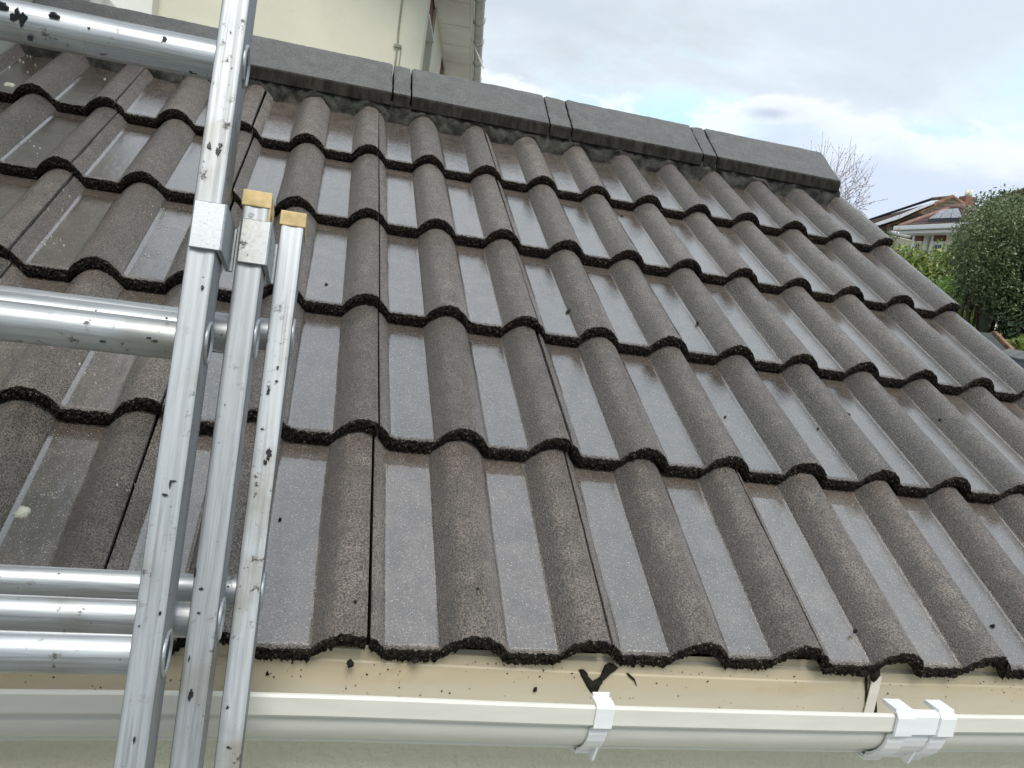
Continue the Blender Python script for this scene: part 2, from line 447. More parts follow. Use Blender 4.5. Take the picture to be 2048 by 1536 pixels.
# ------------------------------------------------------------------ roof frame
TH = R(29.5); Z0 = 2.45
VD = Vector((0, math.cos(TH), math.sin(TH))); ND = Vector((0, -math.sin(TH), math.cos(TH)))
def RP(u, v, n): return Vector((u, 0, Z0)) + VD * v + ND * n
def pxray(x, y): return Vector(pxdir(x, y))
def hit_y(x, y, yy):
    d = pxray(x, y); return CAM + d * ((yy - CAM.y) / d.y)
def hit_plane(x, y, p, n):
    d = pxray(x, y); return CAM + d * (((p - CAM) @ n) / (d @ n))

# ------------------------------------------------------------------ ground (setting)
def grid_sheet(name, x0, x1, y0, y1, z, mat, nx=2, ny=2, **k):
    vs = [(x0 + (x1 - x0) * i / nx, y0 + (y1 - y0) * j / ny, z) for j in range(ny + 1) for i in range(nx + 1)]
    fs = [(j * (nx + 1) + i, j * (nx + 1) + i + 1, (j + 1) * (nx + 1) + i + 1, (j + 1) * (nx + 1) + i) for j in range(ny) for i in range(nx)]
    return meshpy(name, vs, fs, mat, **k)
M['lawn'] = mat_plain('lawn_ground', (.075, .085, .045), .9, var=.5, scale=3, bump=.5, bscale=60, bdist=.02)
M['paving'] = mat_plain('concrete_path', (.24, .23, .21), .8, var=.25, scale=5, bump=.4, bscale=120)
grid_sheet('ground', -800, 800, -800, 800, 0, M['lawn'], kind='structure')
grid_sheet('path', -8, 6, -3.2, .06, .012, M['paving'], kind='structure')
M['bounce_sheet'] = mat_plain('pale_bounce_sheet', (.42, .40, .36), .8, var=.15, scale=4, bump=.3, bscale=80)
grid_sheet('bounce_sheet', -6, 7.5, 3.2, 22, .010, M['bounce_sheet'], kind='structure')  # added unseen pale ground sheet, bounces light up to the house soffit

# ------------------------------------------------------------------ garage: the tiled roof building
garage = thing('garage', 'low cream rendered garage with a wet brown grey tiled roof in front of the ladder', 'garage', (0.4, 0, 0))
def GP(o):   # parent without moving
    o.parent = garage; o.location = o.location - Vector((.4, 0, 0)); return o

XL, XR = -.84, 1.52
RIDGE_Y, RIDGE_Z = 1.601, 3.431

# --- a double-roll tile, several variants sharing the profile
P = .150; W_PAN = .4457 * P; ROLL = P - W_PAN; JO = .0635; H = .0315; THK = .0235; TLEN = .405
def roll_h(t):
    return H * max(0.0, math.sin(math.pi * t)) ** .72
def prof(u):      # u measured from a joint (u_abs = joint + u); returns height, pan mask
    a = (u + JO) % P
    if a < ROLL:
        t = a / ROLL; h = roll_h(t); pm = 0.0
        return h, pm
    # pan, with a small fillet on its left side and a crisp crease on its right
    b = a - ROLL
    h = .0
    if b < .0048: h = .0024 * (1 - b / .0048)
    if P - a < .0022: h = .0007
    pm = 1.0 if (P - a > .0015) else 0.35
    return h, pm
def make_tile_mesh(seed):
    TW = .2975
    us = list(np.linspace(.0012, TW, 150))
    vs_ = [0.0, .0015, .003, .0050, .008, .012] + list(np.linspace(.018, TLEN, 58))
    nu, nv = len(us), len(vs_)
    verts = []; pan = []; nose = []; foot = []
    so = seed * 13.7
    for j, v in enumerate(vs_):
        for i, u in enumerate(us):
            h, pm = prof(u)
            g = .0006 * fb(u + so, v, 0, 90, 3) + .0012 * fb(u + so, v, 1, 14, 2)
            g *= (.30 if pm > .5 else 1.0)
            rag = 0.0; drop = 0.0
            if v < .0125:
                k = 1 - v / .0125
                rag = (.0026 * fb(u + so, 3, 0, 110, 4) + .0018 * fb(u + so, 9, 0, 420, 2)) * k
                drop = -.0010 * k ** 3 + .0026 * k * fb(u + so, v, 5, 230, 4)
            ch = fb(u + so * 2, 21, 0, 22, 2) - .30
            if ch > 0 and v < .0125: rag += .016 * ch * (1 - v / .0125)
            if u < .004: drop -= .0016 * (1 - u / .004)
            if u > TW - .003: drop -= .0012 * (u - TW + .003) / .003
            verts.append((u + JO, v + rag, h + g + drop)); pan.append(pm * min(1.0, max(0.0, (v - .006) / .004))); 
            nose.append(max(0.0, 1 - v / .0050) if v < .0050 else 0.0)
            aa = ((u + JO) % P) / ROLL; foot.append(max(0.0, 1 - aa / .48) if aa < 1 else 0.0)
    fs = [(j * nu + i, j * nu + i + 1, (j + 1) * nu + i + 1, (j + 1) * nu + i) for j in range(nv - 1) for i in range(nu - 1)]
    # nose face
    base = len(verts); rows = 9
    for r in range(1, rows + 1):
        f = r / rows
        for i, u in enumerate(us):
            h, pm = prof(u)
            x, y, z = verts[i]
            zz_ = z + (h - THK + .0030 * fb(u + so, 1, 7, 150, 4) - z) * f
            yy = y * (1 - f) + .003 * f * f - .0012 * math.sin(math.pi * f) + .0055 * fb(u + so, f * .02, 0, 260, 4)
            verts.append((x, yy, zz_)); pan.append(0); nose.append(1)
    def nr(r, i): return i if r == 0 else base + (r - 1) * nu + i
    for r in range(rows):
        for i in range(nu - 1):
            fs.append((nr(r, i), nr(r + 1, i), nr(r + 1, i + 1), nr(r, i + 1)))
    # underside and sides
    b2 = len(verts)
    for v in (.02, TLEN):
        for i in range(0, nu):
            h, pm = prof(us[i]); verts.append((us[i] + JO, v, h * .92 - THK * .80)); pan.append(0); nose.append(1)
    for i in range(nu - 1):
        fs.append((nr(rows, i), b2 + i, b2 + i + 1, nr(rows, i + 1)))
        fs.append((b2 + i, b2 + nu + i, b2 + nu + i + 1, b2 + i + 1))
    for side in (0, nu - 1):
        b3 = len(verts)
        for j in range(nv):
            x, y, z = verts[j * nu + side]; verts.append((x, y, z - .012)); pan.append(0); nose.append(1)
        for j in range(nv - 1):
            q = (j * nu + side, (j + 1) * nu + side, b3 + j + 1, b3 + j)
            fs.append(q if side == 0 else q[::-1])
    me = bpy.data.meshes.new('roof_tile'); me.from_pydata(verts, [], fs); me.update()
    for nm, arr in (('pan', pan), ('nose', nose), ('foot', foot + [0.0] * (len(verts) - len(foot)))):
        a = me.attributes.new(nm, 'FLOAT', 'POINT'); a.data.foreach_set('value', np.array(arr, dtype=np.float32))
    me.materials.append(M['tile']); me.shade_smooth()
    me.set_sharp_from_angle(angle=R(42)) if hasattr(me, 'set_sharp_from_angle') else None
    return me
TM = [make_tile_mesh(s) for s in range(5)]
DV = [0, -.0011, -.0046, -.0053, -.0056]; DU = [0, .0059, .0035, .0005, -.0033]; DZ = [0, .015, .0071, -.0004, -.007]
TILT = [(THK + DZ[j] - DZ[j + 1] + .0006) / .345 for j in range(4)] + [.068]
def tile_matrix(j, i0, jit=True):
    a = TILT[j]
    ru = random.uniform(-.0010, .0010) if jit else 0; rv = random.uniform(-.0028, .0028) if jit else 0; rn = random.uniform(0, .0010) if jit else 0
    rz = random.uniform(-.0050, .0050) if jit else 0
    o = RP(i0 * P + DU[j] + ru, j * .345 + DV[j] + rv, DZ[j] + rn)
    v2 = (VD - ND * math.tan(a)).normalized(); n2 = X.cross(v2)
    m = Matrix((X, v2, n2)).transposed().to_4x4(); m.translation = o
    return m @ Matrix.Rotation(rz, 4, 'Z')
tiles = {}
for j in range(5):
    for k, i0 in enumerate(range(-6, 10, 2)):
        me = TM[(k * 2 + j * 3 + (k * j) % 2) % 5]
        if i0 == -6:      # cut against the wall on the left: keep what lies right of the wall
            me = me.copy(); bm = bmesh.new(); bm.from_mesh(me)
            cut = XL + .004 - (i0 * P)
            bmesh.ops.bisect_plane(bm, geom=bm.verts[:] + bm.edges[:] + bm.faces[:], plane_co=(cut, 0, 0), plane_no=(-1, 0, 0), clear_outer=True)
            bm.to_mesh(me); bm.free()
        o = bpy.data.objects.new('roof_tile', me); COL.objects.link(o)
        mw = tile_matrix(j, i0); mw.translation.x -= .4
        o.parent = garage; o.matrix_local = mw
        tiles[(j, i0)] = o

def surf(x, y, lift=0.0, pan=True):
    """point of the tile skin under a ray of the survey, course found by distance"""
    best = None
    for j in range(5):
        v2 = (VD - ND * math.tan(TILT[j])).normalized(); n2 = X.cross(v2)
        o = RP(DU[j], j * .345 + DV[j], DZ[j])
        p = hit_plane(x, y, o, n2); s = (p - o) @ v2
        if 0 <= s <= .36:
            u = (p - o).x; h = prof(u - JO)[0]
            p = hit_plane(x, y, o + n2 * (h + lift), n2); best = (p, j, v2, n2)
    return best

# --- roof deck, walls
bm = bmesh.new()
def deck(bm, sgn):
    y0 = .055 if sgn > 0 else 3.15
    zz0 = Z0 - .075 + .055 * math.tan(TH)
    z1 = Z0 - .075 + 1.60 * math.tan(TH)
    vs = [bm.verts.new(p) for p in ((XL, y0, zz0), (XR + .02, y0, zz0), (XR + .02, 1.60, z1), (XL, 1.60, z1))]
    lo = [bm.verts.new(v.co - Z * .03) for v in vs]
    bm.faces.new(vs); bm.faces.new(lo[::-1])
    for i in range(4): bm.faces.new((vs[i], lo[i], lo[(i + 1) % 4], vs[(i + 1) % 4]))
deck(bm, 1); deck(bm, -1)
GP(bm_obj('roof_underlay', bm, M['deck']))
# far slope of the roof, beyond the ridge: corrugated by the same rolls
us = np.linspace(XL, XR + .05, 330); vs = []; fs = []
for r, (yy, zz_) in enumerate(((1.62, 3.29), (3.25, 2.40))):
    for u in us: vs.append((u, yy, zz_ + prof(u - JO)[0]))
n = len(us)
for i in range(n - 1): fs.append((i, n + i, n + i + 1, i + 1))
o = meshpy('far_slope', vs, fs, M['tile'], smooth=True)
for nm in ('pan', 'nose'):
    o.data.attributes.new(nm, 'FLOAT', 'POINT')
GP(o)
bm = bmesh.new()
WT = 2.372
add_box(bm, ((XL + XR) / 2 - .01, .115, WT / 2), (XR - XL - .06, .10, WT))
add_box(bm, ((XL + XR) / 2 - .01, 3.05, WT / 2 ), (XR - XL - .06, .10, WT))
# right gable wall with its pitched head
pts = [(.166, 0), (3.0, 0), (3.0, 2.36), (1.6, 3.17), (.166, 2.40)]
add_prism(bm, pts, Y, Z, X * .1, Vector((XR - .14, 0, 0)))
GP(bm_obj('wall', bm, M['render']))
bm = bmesh.new()
add_box(bm, ((XL + XR) / 2, .049, 2.369), (XR - XL, .022, .07), bevel=.002)
GP(bm_obj('fascia', bm, M['board']))
# raked verge mortar under the last roll
bm = bmesh.new()
NS = 60
ring = []
for i in range(NS + 1):
    v = .01 + 1.66 * i / NS
    j = min(4, int(v / .345)); s = v - j * .345
    nz = DZ[j] - TILT[j] * s
    w = .004 * fb(v, 0, 0, 30, 3)
    ring.append([bm.verts.new(RP(1.505, v, nz - .022)), bm.verts.new(RP(1.556 + w, v, nz - .006)), bm.verts.new(RP(1.548 + w, v, nz - .055)), bm.verts.new(RP(1.505, v, nz - .055))])
for a, b in zip(ring, ring[1:]):
    for k in range(4): bm.faces.new((a[k], a[(k + 1) % 4], b[(k + 1) % 4], b[k]))
bm.faces.new(ring[0]); bm.faces.new(ring[-1][::-1])
GP(bm_obj('verge_mortar', bm, M['mortar'], smooth=True))

# --- ridge: tiles, joints of mortar, bedding
RY0, RZB, RZA = 1.450, 3.2925, 3.3257      # near lower edge, bottom and arris heights
def ridge_profile():
    t = []
    near = [(RY0 + .002, RZB), (RY0, RZA - .004), (RY0 + .003, RZA)]
    top = [(RIDGE_Y - .022, RIDGE_Z - .010), (RIDGE_Y - .008, RIDGE_Z - .002), (RIDGE_Y + .008, RIDGE_Z - .002), (RIDGE_Y + .022, RIDGE_Z - .010)]
    far = [(2 * RIDGE_Y - a, b) for a, b in near[::-1]]
    return near + top + far
def densify(pts, step):
    out = []
    for a, b in zip(pts, pts[1:]):
        n = max(1, int(math.hypot(b[0] - a[0], b[1] - a[1]) / step))
        for k in range(n): out.append((a[0] + (b[0] - a[0]) * k / n, a[1] + (b[1] - a[1]) * k / n))
    out.append(pts[-1]); return out
RPRO = densify(ridge_profile(), .006)
def ridge_piece(name, x0, x1, mat, seed, shrink=0.0, rough=.0006, endround=.004, thick=.016):
    xs = list(np.arange(x0, x1, .006)); xs = [x0] + [x for x in xs if x0 + .002 < x < x1 - .002] + [x1]
    vs, fs, sk = [], [], []
    n = len(RPRO)
    cy, cz = RIDGE_Y, RIDGE_Z - .10
    for i, x in enumerate(xs):
        e = min(x - x0, x1 - x); rnd = endround * max(0, 1 - e / .006) ** 2
        for (y, z) in RPRO:
            dy, dz_ = y - cy, z - cz; L = math.hypot(dy, dz_)
            g = rough * fb(x + seed, y, z, 80, 3) + .0016 * fb(x + seed, y, z, 12, 2) - shrink - rnd
            xo = x + (.0014 * fb(y, z, seed + (i > 2), 70, 3) if e < .003 else 0)
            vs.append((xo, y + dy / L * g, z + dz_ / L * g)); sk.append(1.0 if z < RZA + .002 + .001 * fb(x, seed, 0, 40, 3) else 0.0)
    m = len(xs)
    for i in range(m - 1):
        for k in range(n - 1): fs.append((i * n + k, (i + 1) * n + k, (i + 1) * n + k + 1, i * n + k + 1))
    b = len(vs)
    for i, x in enumerate(xs):
        for (y, z) in RPRO:
            dy, dz_ = y - cy, z - cz; L = math.hypot(dy, dz_)
            vs.append((x, y - dy / L * thick, z - dz_ / L * thick)); sk.append(1.0)
    for i in range(m - 1):
        for k in range(n - 1): fs.append((b + i * n + k, b + i * n + k + 1, b + (i + 1) * n + k + 1, b + (i + 1) * n + k))
        for k in (0, n - 1):
            f = (i * n + k, b + i * n + k, b + (i + 1) * n + k, (i + 1) * n + k); fs.append(f if k == 0 else f[::-1])
    for i in (0, m - 1):
        for k in range(n - 1):
            f = (i * n + k, i * n + k + 1, b + i * n + k + 1, b + i * n + k); fs.append(f if i == 0 else f[::-1])
    me = bpy.data.meshes.new(name); me.from_pydata(vs, [], fs); me.update()
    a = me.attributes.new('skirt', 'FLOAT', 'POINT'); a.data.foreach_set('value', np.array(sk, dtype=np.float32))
    o = link_mesh(name, me, mat, smooth=True)
    me.set_sharp_from_angle(angle=R(35)) if hasattr(me, 'set_sharp_from_angle') else None
    return GP(o)
def sc(x): return CAM.x + (x - CAM.x) * 1.0428
rj = [(-.372, -.325), (.085, .137), (.524, .591), (.995, 1.043)]
edges = [XL / 1.0428 + .003] + [v for ab in rj for v in ab] + [1.4615]
for k in range(0, len(edges), 2):
    x0 = XL + .004 if k == 0 else sc(edges[k]) + .0015
    ridge_piece('ridge_tile', x0, sc(edges[k + 1]) - .0015, M['ridge'], k * 3.1)
for k, (a, b) in enumerate(rj):
    w = sc(b) - sc(a)
    o = ridge_piece('ridge_joint_mortar', sc(a) + .0035, sc(b) - .0035, M['ridge'], 40 + k, shrink=.0025, rough=.0022, endround=.003, thick=.02)
    bmx = bmesh.new()
# bedding mortar beneath the ridge, filling the pans
bm = bmesh.new(); cols = []
xs = np.arange(XL + .004, XR + .012, .005)
for x in xs:
    u = x - DU[4] - JO; h = prof(u)[0]
    row = []
    bulge = .010 * fb(x, 0, 0, 14, 3) + .006
    ztop = RZB + .012
    for r in range(9):
        f = r / 8
        y = 1.466 - bulge * (1 - f) * 1.1 - .006 * math.sin(math.pi * f) + .0095 * fb(x, f * .05, 3, 38, 5) 
        s = (y / math.cos(TH)) - 1.38
        zb = Z0 + y * math.tan(TH) + (DZ[4] - TILT[4] * s + h - .006) / math.cos(TH)
        z = zb + (ztop - zb) * f
        row.append(bm.verts.new((x, y, z)))
    row.append(bm.verts.new((x, 1.50, ztop))); row.append(bm.verts.new((x, 1.50, 3.15)))
    cols.append(row)
for a, b in zip(cols, cols[1:]):
    for k in range(len(a) - 1): bm.faces.new((a[k], b[k], b[k + 1], a[k + 1]))
GP(bm_obj('bedding_mortar', bm, M['mortar'], smooth=True))
# --- droppings and lichen on the tiles
def blob_on(name, x, y, size, mat, parent_tile=None, flat=.0012, asp=1.0, seed=0, npt=18):
    hitp = surf(x, y, .0004)
    if hitp is None: return
    p, j, v2, n2 = hitp
    uu = (p.x - DU[j] - JO) // (2 * P); i0 = int(uu * 2)
    par = tiles.get((j, i0))
    bm = bmesh.new()
    top = []; bot = []
    for k in range(npt):
        a = 2 * math.pi * k / npt
        r = size * (1 + .55 * fb(math.cos(a) + seed * 3, math.sin(a), seed, 1.3, 4))
        q = p + X * math.cos(a) * r * asp + v2 * math.sin(a) * r
        h = prof(q.x - DU[j] - JO)[0] - prof(p.x - DU[j] - JO)[0]
        bot.append(bm.verts.new(q + n2 * (h - .002))); top.append(bm.verts.new(p + (q - p) * .82 + n2 * (h * .9 + flat + .0008)))
    c = bm.verts.new(p + n2 * (flat * 1.5 + .0008))
    for k in range(npt):
        bm.faces.new((bot[k], bot[(k + 1) % npt], top[(k + 1) % npt], top[k])); bm.faces.new((top[k], top[(k + 1) % npt], c))
    o = bm_obj(name, bm, mat, smooth=True)
    return GP(o)
garage_mw = Matrix.Translation((.4, 0, 0))
blob_on('bird_dropping', 45, 1025, .0095, M['dropping'], asp=.9, seed=1, flat=.002)
blob_on('bird_dropping', 4, 655, .008, M['dropping'], seed=2)
blob_on('bird_dropping', 19, 169, .010, M['dropping'], asp=1.1, seed=3)
blob_on('lichen_patch', 1982, 784, .020, M['lichen'], seed=5, flat=.0008)
random.seed(11)
for (cx, cy, n, sp, sz) in ((45, 130, 8, 22, .0035), (65, 122, 6, 18, .004), (210, 158, 1, 2, .005), (30, 235, 5, 30, .003), (60, 290, 6, 26, .003),
                            (340, 465, 16, 26, .0022), (335, 520, 14, 24, .002), (95, 492, 8, 16, .002), (105, 990, 12, 12, .0016), (250, 970, 8, 18, .0018), (200, 105+660, 5, 40, .002),
                            (330, 425, 10, 20, .0016), (115, 395, 5, 20, .0016), (400+20, 560, 6, 20, .002)):
    for k in range(n):
        blob_on('lichen_spot', cx + random.gauss(0, sp), cy + random.gauss(0, sp * .6), sz * random.uniform(.25, .75), M['lichen'], seed=k + cx, flat=.0009, npt=7)
for (x, y, s) in ((1135, 625, .006), (1243, 433, .006), (955, 1180, .003), (710, 1205, .003), (1395, 646, .004), (1880, 790 + 50, .004), (1696, 830, .007), (1835, 650, .005),
                  (652, 570, .004), (1450, 835, .003), (560, 1040, .003), (1710, 1262, .004), (1985, 1253, .005), (1635, 858, .003)):
    blob_on('moss_speck', x, y, s * .8, M['moss'], seed=x, flat=.002, npt=9)

# ------------------------------------------------------------------ gutter on the fascia
GY = .0
def lipz(x):
    pts = [(-1.2, 2.446), (-.287, 2.4457), (-.06, 2.4485), (.319, 2.4373), (.722, 2.4310), (.922, 2.4312), (1.7, 2.429)]
    xs = [p[0] for p in pts]; zs = [p[1] for p in pts]
    # smooth blend
    return float(sum(np.interp(x + d, xs, zs) for d in (-.12, -.08, -.04, 0, .04, .08, .12)) / 7)
GPR = [(.0242, .000), (.0205, -.002), (.0200, -.016), (.0188, -.018), (.0188, -.066), (.010, -.073), (-.020, -.0752), (-.042, -.0770), (-.0490, -.0768), (-.0515, -.0740), (-.0505, -.0706),
       (-.0560, -.0680), (-.0640, -.0622), (-.0715, -.0540), (-.0768, -.0440), (-.0790, -.0350), (-.0782, -.0285), (-.0768, -.0252), (-.0790, -.0236), (-.0885, -.0226), (-.0900, -.0205), (-.0900, -.0010), (-.0893, .0), (-.0868, .0)]
def sweep(name, prof2, x0, x1, dzf, thick, mat, step=.04, both=True, endcap=True):
    xs = np.linspace(x0, x1, max(2, int((x1 - x0) / step) + 1))
    pr = [Vector((0, a, b)) for a, b in prof2]
    nrm = []
    for i in range(len(pr)):
        t = (pr[min(i + 1, len(pr) - 1)] - pr[max(i - 1, 0)]).normalized()
        nrm.append(Vector((0, -t.z, t.y)))
    bm = bmesh.new(); A = []; B = []
    for x in xs:
        dz = dzf(x)
        A.append([bm.verts.new((x, p.y, p.z + dz)) for p in pr])
        B.append([bm.verts.new((x, p.y + q.y * thick, p.z + q.z * thick + dz)) for p, q in zip(pr, nrm)])
    n = len(pr)
    for i in range(len(xs) - 1):
        for k in range(n - 1):
            bm.faces.new((A[i][k], A[i][k + 1], A[i + 1][k + 1], A[i + 1][k])); bm.faces.new((B[i][k], B[i + 1][k], B[i + 1][k + 1], B[i][k + 1]))
        for k in (0, n - 1): bm.faces.new((A[i][k], A[i + 1][k], B[i + 1][k], B[i][k]))
    for i in (0, len(xs) - 1):
        for k in range(n - 1): bm.faces.new((A[i][k], B[i][k], B[i][k + 1], A[i][k + 1]))
    return bm_obj(name, bm, mat)
gut = sweep('gutter', GPR, -1.0, .776, lipz, .0016, M['gutter'])
gut2 = sweep('gutter', GPR, .782, 1.60, lipz, .0016, M['gutter'])
for g in (gut, gut2):
    g.data.shade_smooth(); g.data.set_sharp_from_angle(angle=R(30)); GP(g)
bm = bmesh.new(); add_box(bm, (.30, .0262, 2.417), (2.66, .0018, .050), bevel=.0004)
GP(bm_obj('eaves_strip', bm, M['strip']))
# stained inner liner of the back wall (the dirty inside face), 0.4 mm off the gutter
INN = [(.0218, -.0005), (.0180, -.0025), (.0175, -.0160), (.0160, -.0182), (.0160, -.064), (.008, -.0698), (-.045, -.0712), (-.066, -.055), (-.078, -.032)]
for x0, x1, g in ((-1.0, .7755, gut), (.7825, 1.60, gut2)):
    o = sweep('inside_face', INN, x0, x1, lipz, .0006, M['gutter_in'])
    o.data.shade_smooth(); o.data.set_sharp_from_angle(angle=R(30)); o.parent = g; o.matrix_parent_inverse = Matrix.Translation((0.0, 0, 0))
    o.matrix_parent_inverse = Matrix.Translation((0, 0, 0))
BANDP = [(.012, -.0768), (-.012, -.0785), (-.045, -.0800), (-.0545, -.0782), (-.0565, -.0725), (-.0650, -.0660), (-.0735, -.0565), (-.0795, -.0460), (-.0822, -.0370),
         (-.0822, -.0300), (-.0870, -.0262), (-.0918, -.0225), (-.0918, .0012)]
def band(name, x0, x1, off, parent, hook=.022, thick=.0024, mat=None):
    """a moulded band that hugs the outside of the gutter and hooks over its front lip"""
    k = off - .0018
    out = []
    for a, b in BANDP:
        d = Vector((a + .03, min(b, -.022) + .03)).normalized(); out.append((a + d.x * k, b + (d.y * k if b < -.03 else 0)))
    out += [(out[-1][0] + .0015, .0030), (-.090 + hook, .0032)]
    o = sweep(name, out[::-1], x0, x1, lipz, -thick, mat or M['clip'], step=.05)
    o.parent = parent
    return o
def rib(name, xc, parent, zt=0.0):
    dz = lipz(xc)
    bm = bmesh.new()
    pts = [(-.0815, -.038 + dz), (-.066, -.083 + dz), (-.058, -.085 + dz), (.034, -.077 + dz), (.034, -.070 + dz), (-.05, -.066 + dz), (-.072, -.05 + dz)]
    add_prism(bm, pts, Y, Z, X * .0032, Vector((xc - .0016, 0, 0)))
    add_box(bm, (xc, .034, dz - .080), (.030, .004, .03), bevel=.001)
    o = bm_obj(name, bm, M['clip']); o.parent = parent; return o
# fascia bracket
b1 = band('gutter_bracket', .3185, .3405, .0022, gut, hook=.013)
bm = bmesh.new(); add_box(bm, (.3280, -.0765, lipz(.33) + .0070), (.0205, .0026, .0090), Matrix.Rotation(.25, 3, 'X'), .0006)
b1b = bm_obj('bracket_clip', bm, M['clip']); b1b.parent = gut
rib('bracket_rib', hit_y(1185, 1518, -.065).x, gut)
# running joint: a wide saddle, two raised clips, a rib
band('gutter_union', .722, .806, .0020, gut2, hook=.006, thick=.0026)
for (x0, x1) in ((.7205, .7455), (.7850, .8085)):
    band('union_clip', x0, x1, .0050, gut2, hook=.026, thick=.0032)
    bm = bmesh.new(); add_box(bm, ((x0 + x1) / 2, -.078, lipz(x0) + .0075), (x1 - x0, .026, .0035), Matrix.Rotation(-.05, 3, 'X'), .0008)
    o = bm_obj('clip_tab', bm, M['clip']); o.parent = gut2
rib('union_rib', hit_y(1817, 1518, -.065).x, gut2)
bm = bmesh.new(); add_box(bm, (.7755, .0125, lipz(.776) - .034), (.0155, .0016, .060), None, .0004)
o = bm_obj('union_seal_strip', bm, M['gutter']); o.parent = gut2
# black moss trapped along the two edges of the seal strip
def ragged_patch(name, pts, yy, thick, mat, parent, seed=0, sub=3, amp=.0022):
    """irregular clump on the gutter's back wall outlined by points (x, z)"""
    bm = bmesh.new(); P2 = []
    n = len(pts)
    for i in range(n):
        a, b = Vector(pts[i]), Vector(pts[(i + 1) % n])
        for k in range(sub):
            q = a.lerp(b, k / sub)
            P2.append((q.x + amp * fb(q.x + seed, q.y, 0, 260, 3), q.y + amp * fb(q.x, q.y + seed, 4, 260, 3)))
    c = Vector((sum(p[0] for p in P2) / len(P2), sum(p[1] for p in P2) / len(P2)))
    bot = [bm.verts.new((p[0], yy, p[1])) for p in P2]
    top = [bm.verts.new((c.x + (p[0] - c.x) * .8, yy - thick, c.y + (p[1] - c.y) * .8)) for p in P2]
    m = len(P2)
    for i in range(m): bm.faces.new((bot[i], bot[(i + 1) % m], top[(i + 1) % m], top[i]))
    bm.faces.new(top); bm.faces.new(bot[::-1])
    bmesh.ops.triangulate(bm, faces=[f for f in bm.faces if len(f.verts) > 4])
    o = bm_obj(name, bm, mat); o.parent = parent; return o
def bw(x, y, yy=.0155):   # survey pixel -> point on the back wall
    p = hit_y(x, y, yy); return (p.x, p.z)
ragged_patch('moss_clump', [bw(*p) for p in ((1158, 1340), (1166, 1338), (1173, 1352), (1184, 1362), (1196, 1356), (1206, 1343), (1209, 1330), (1220, 1324), (1236, 1336), (1222, 1346), (1208, 1360), (1201, 1372), (1193, 1387), (1180, 1386), (1170, 1366), (1162, 1352))], .0158, .004, M['moss'], gut, 1)
ragged_patch('moss_clump', [bw(*p) for p in ((1066, 1382), (1068, 1375), (1074, 1374), (1073, 1381))], .0158, .003, M['moss'], gut, 2, 2, .0008)
ragged_patch('moss_clump', [bw(*p) for p in ((530, 1350), (535, 1342), (539, 1350))], .0158, .002, M['moss'], gut, 3, 2, .0006)
ragged_patch('moss_clump', [bw(*p) for p in ((1252, 1345), (1258, 1347), (1270, 1358), (1274, 1373), (1268, 1362), (1256, 1352))], .0158, .0015, M['moss'], gut, 4, 2, .0006)
ragged_patch('moss_clump', [bw(*p) for p in ((1729, 1350), (1733, 1352), (1735, 1400), (1737, 1428), (1731, 1428), (1730, 1400))], .0150, .002, M['moss'], gut2, 5, 3, .0012)
ragged_patch('moss_clump', [bw(*p) for p in ((1744, 1345), (1755, 1345), (1751, 1372), (1750, 1400), (1752, 1430), (1747, 1430), (1746, 1400), (1747, 1370))], .0150, .003, M['moss'], gut2, 6, 3, .0012)
# fine grit washed into the gutter: nobody could count it
bm = bmesh.new(); random.seed(5)
for k in range(420):
    x = random.uniform(-.3, 1.15); t = random.random() ** 1.6
    if fb(x, t * .3, 3, 9, 3) < -.02: continue
    z = lipz(x) - .010 - .052 * t; s = random.choice((.0004, .0005, .0007, .0012)) * random.uniform(.6, 1.3)
    yy = .0170 if z > lipz(x) - .017 else .0154
    add_box(bm, (x, yy, z), (s * random.uniform(.7, 2.2), .0009, s), Matrix.Rotation(random.uniform(-1, 1), 3, 'Y'))
o = bm_obj('gutter_grit', bm, M['moss'], kind='stuff'); o.parent = gut
# moss hanging from the nose of one eaves tile
for k, (x, y, sx, sz) in enumerate(((1168 - 430 + 1012, 1350, .006, .010), (1725, 1347, .010, .006), (1512 + 330, 1350, .004, .006), (1905, 1352, .006, .004), (1650, 1340, .006, .004), (830, 1322, .005, .004), (700, 1330, .004, .004))):
    p = hit_y(x, y, .004); bm = bmesh.new(); bmesh.ops.create_icosphere(bm, subdivisions=3, radius=1)
    for v in bm.verts:
        c = v.co.copy(); r = 1 + .5 * fb(c.x + k * 4, c.y, c.z, 2.0, 4); v.co = Vector((p.x + c.x * sx * r, p.y + c.y * .005 * r, p.z + c.z * sz * r + .002))
    GP(bm_obj('hanging_moss', bm, M['moss'], smooth=True))

# ------------------------------------------------------------------ extension ladder
AL = .312876
LD = Vector((0, math.sin(AL), math.cos(AL)))            # up along the stiles
LM = Vector((0, -math.cos(AL), math.sin(AL)))           # towards the climber
LO = Vector((0, -.18575, 2.82156))                      # front face plane of the nearest section, at its rung level
LS = .252524
foot_t = -(LO.z - .02) / LD.z
ladder = thing('extension_ladder', 'triple aluminium extension ladder leaning on the white gutter, splashed with black', 'ladder', (-.3, (LO + LD * foot_t).y, 0))
L0 = ladder.location.copy()
def LP(x, n, t): return Vector((x, 0, 0)) + LO - LM * n + LD * t          # n = depth behind the front face
LROT = Matrix((X, -LM, LD)).transposed()                # local axes: x across, y away, z up the ladder
def ladder_local(o, parent=None, at=None):
    """mesh written in ladder axes, placed by its own matrix"""
    m = LROT.to_4x4(); m.translation = (at if at is not None else LO) - L0
    if parent is None or parent is ladder: o.parent = ladder; o.matrix_local = m
    else: o.parent = parent
    return o
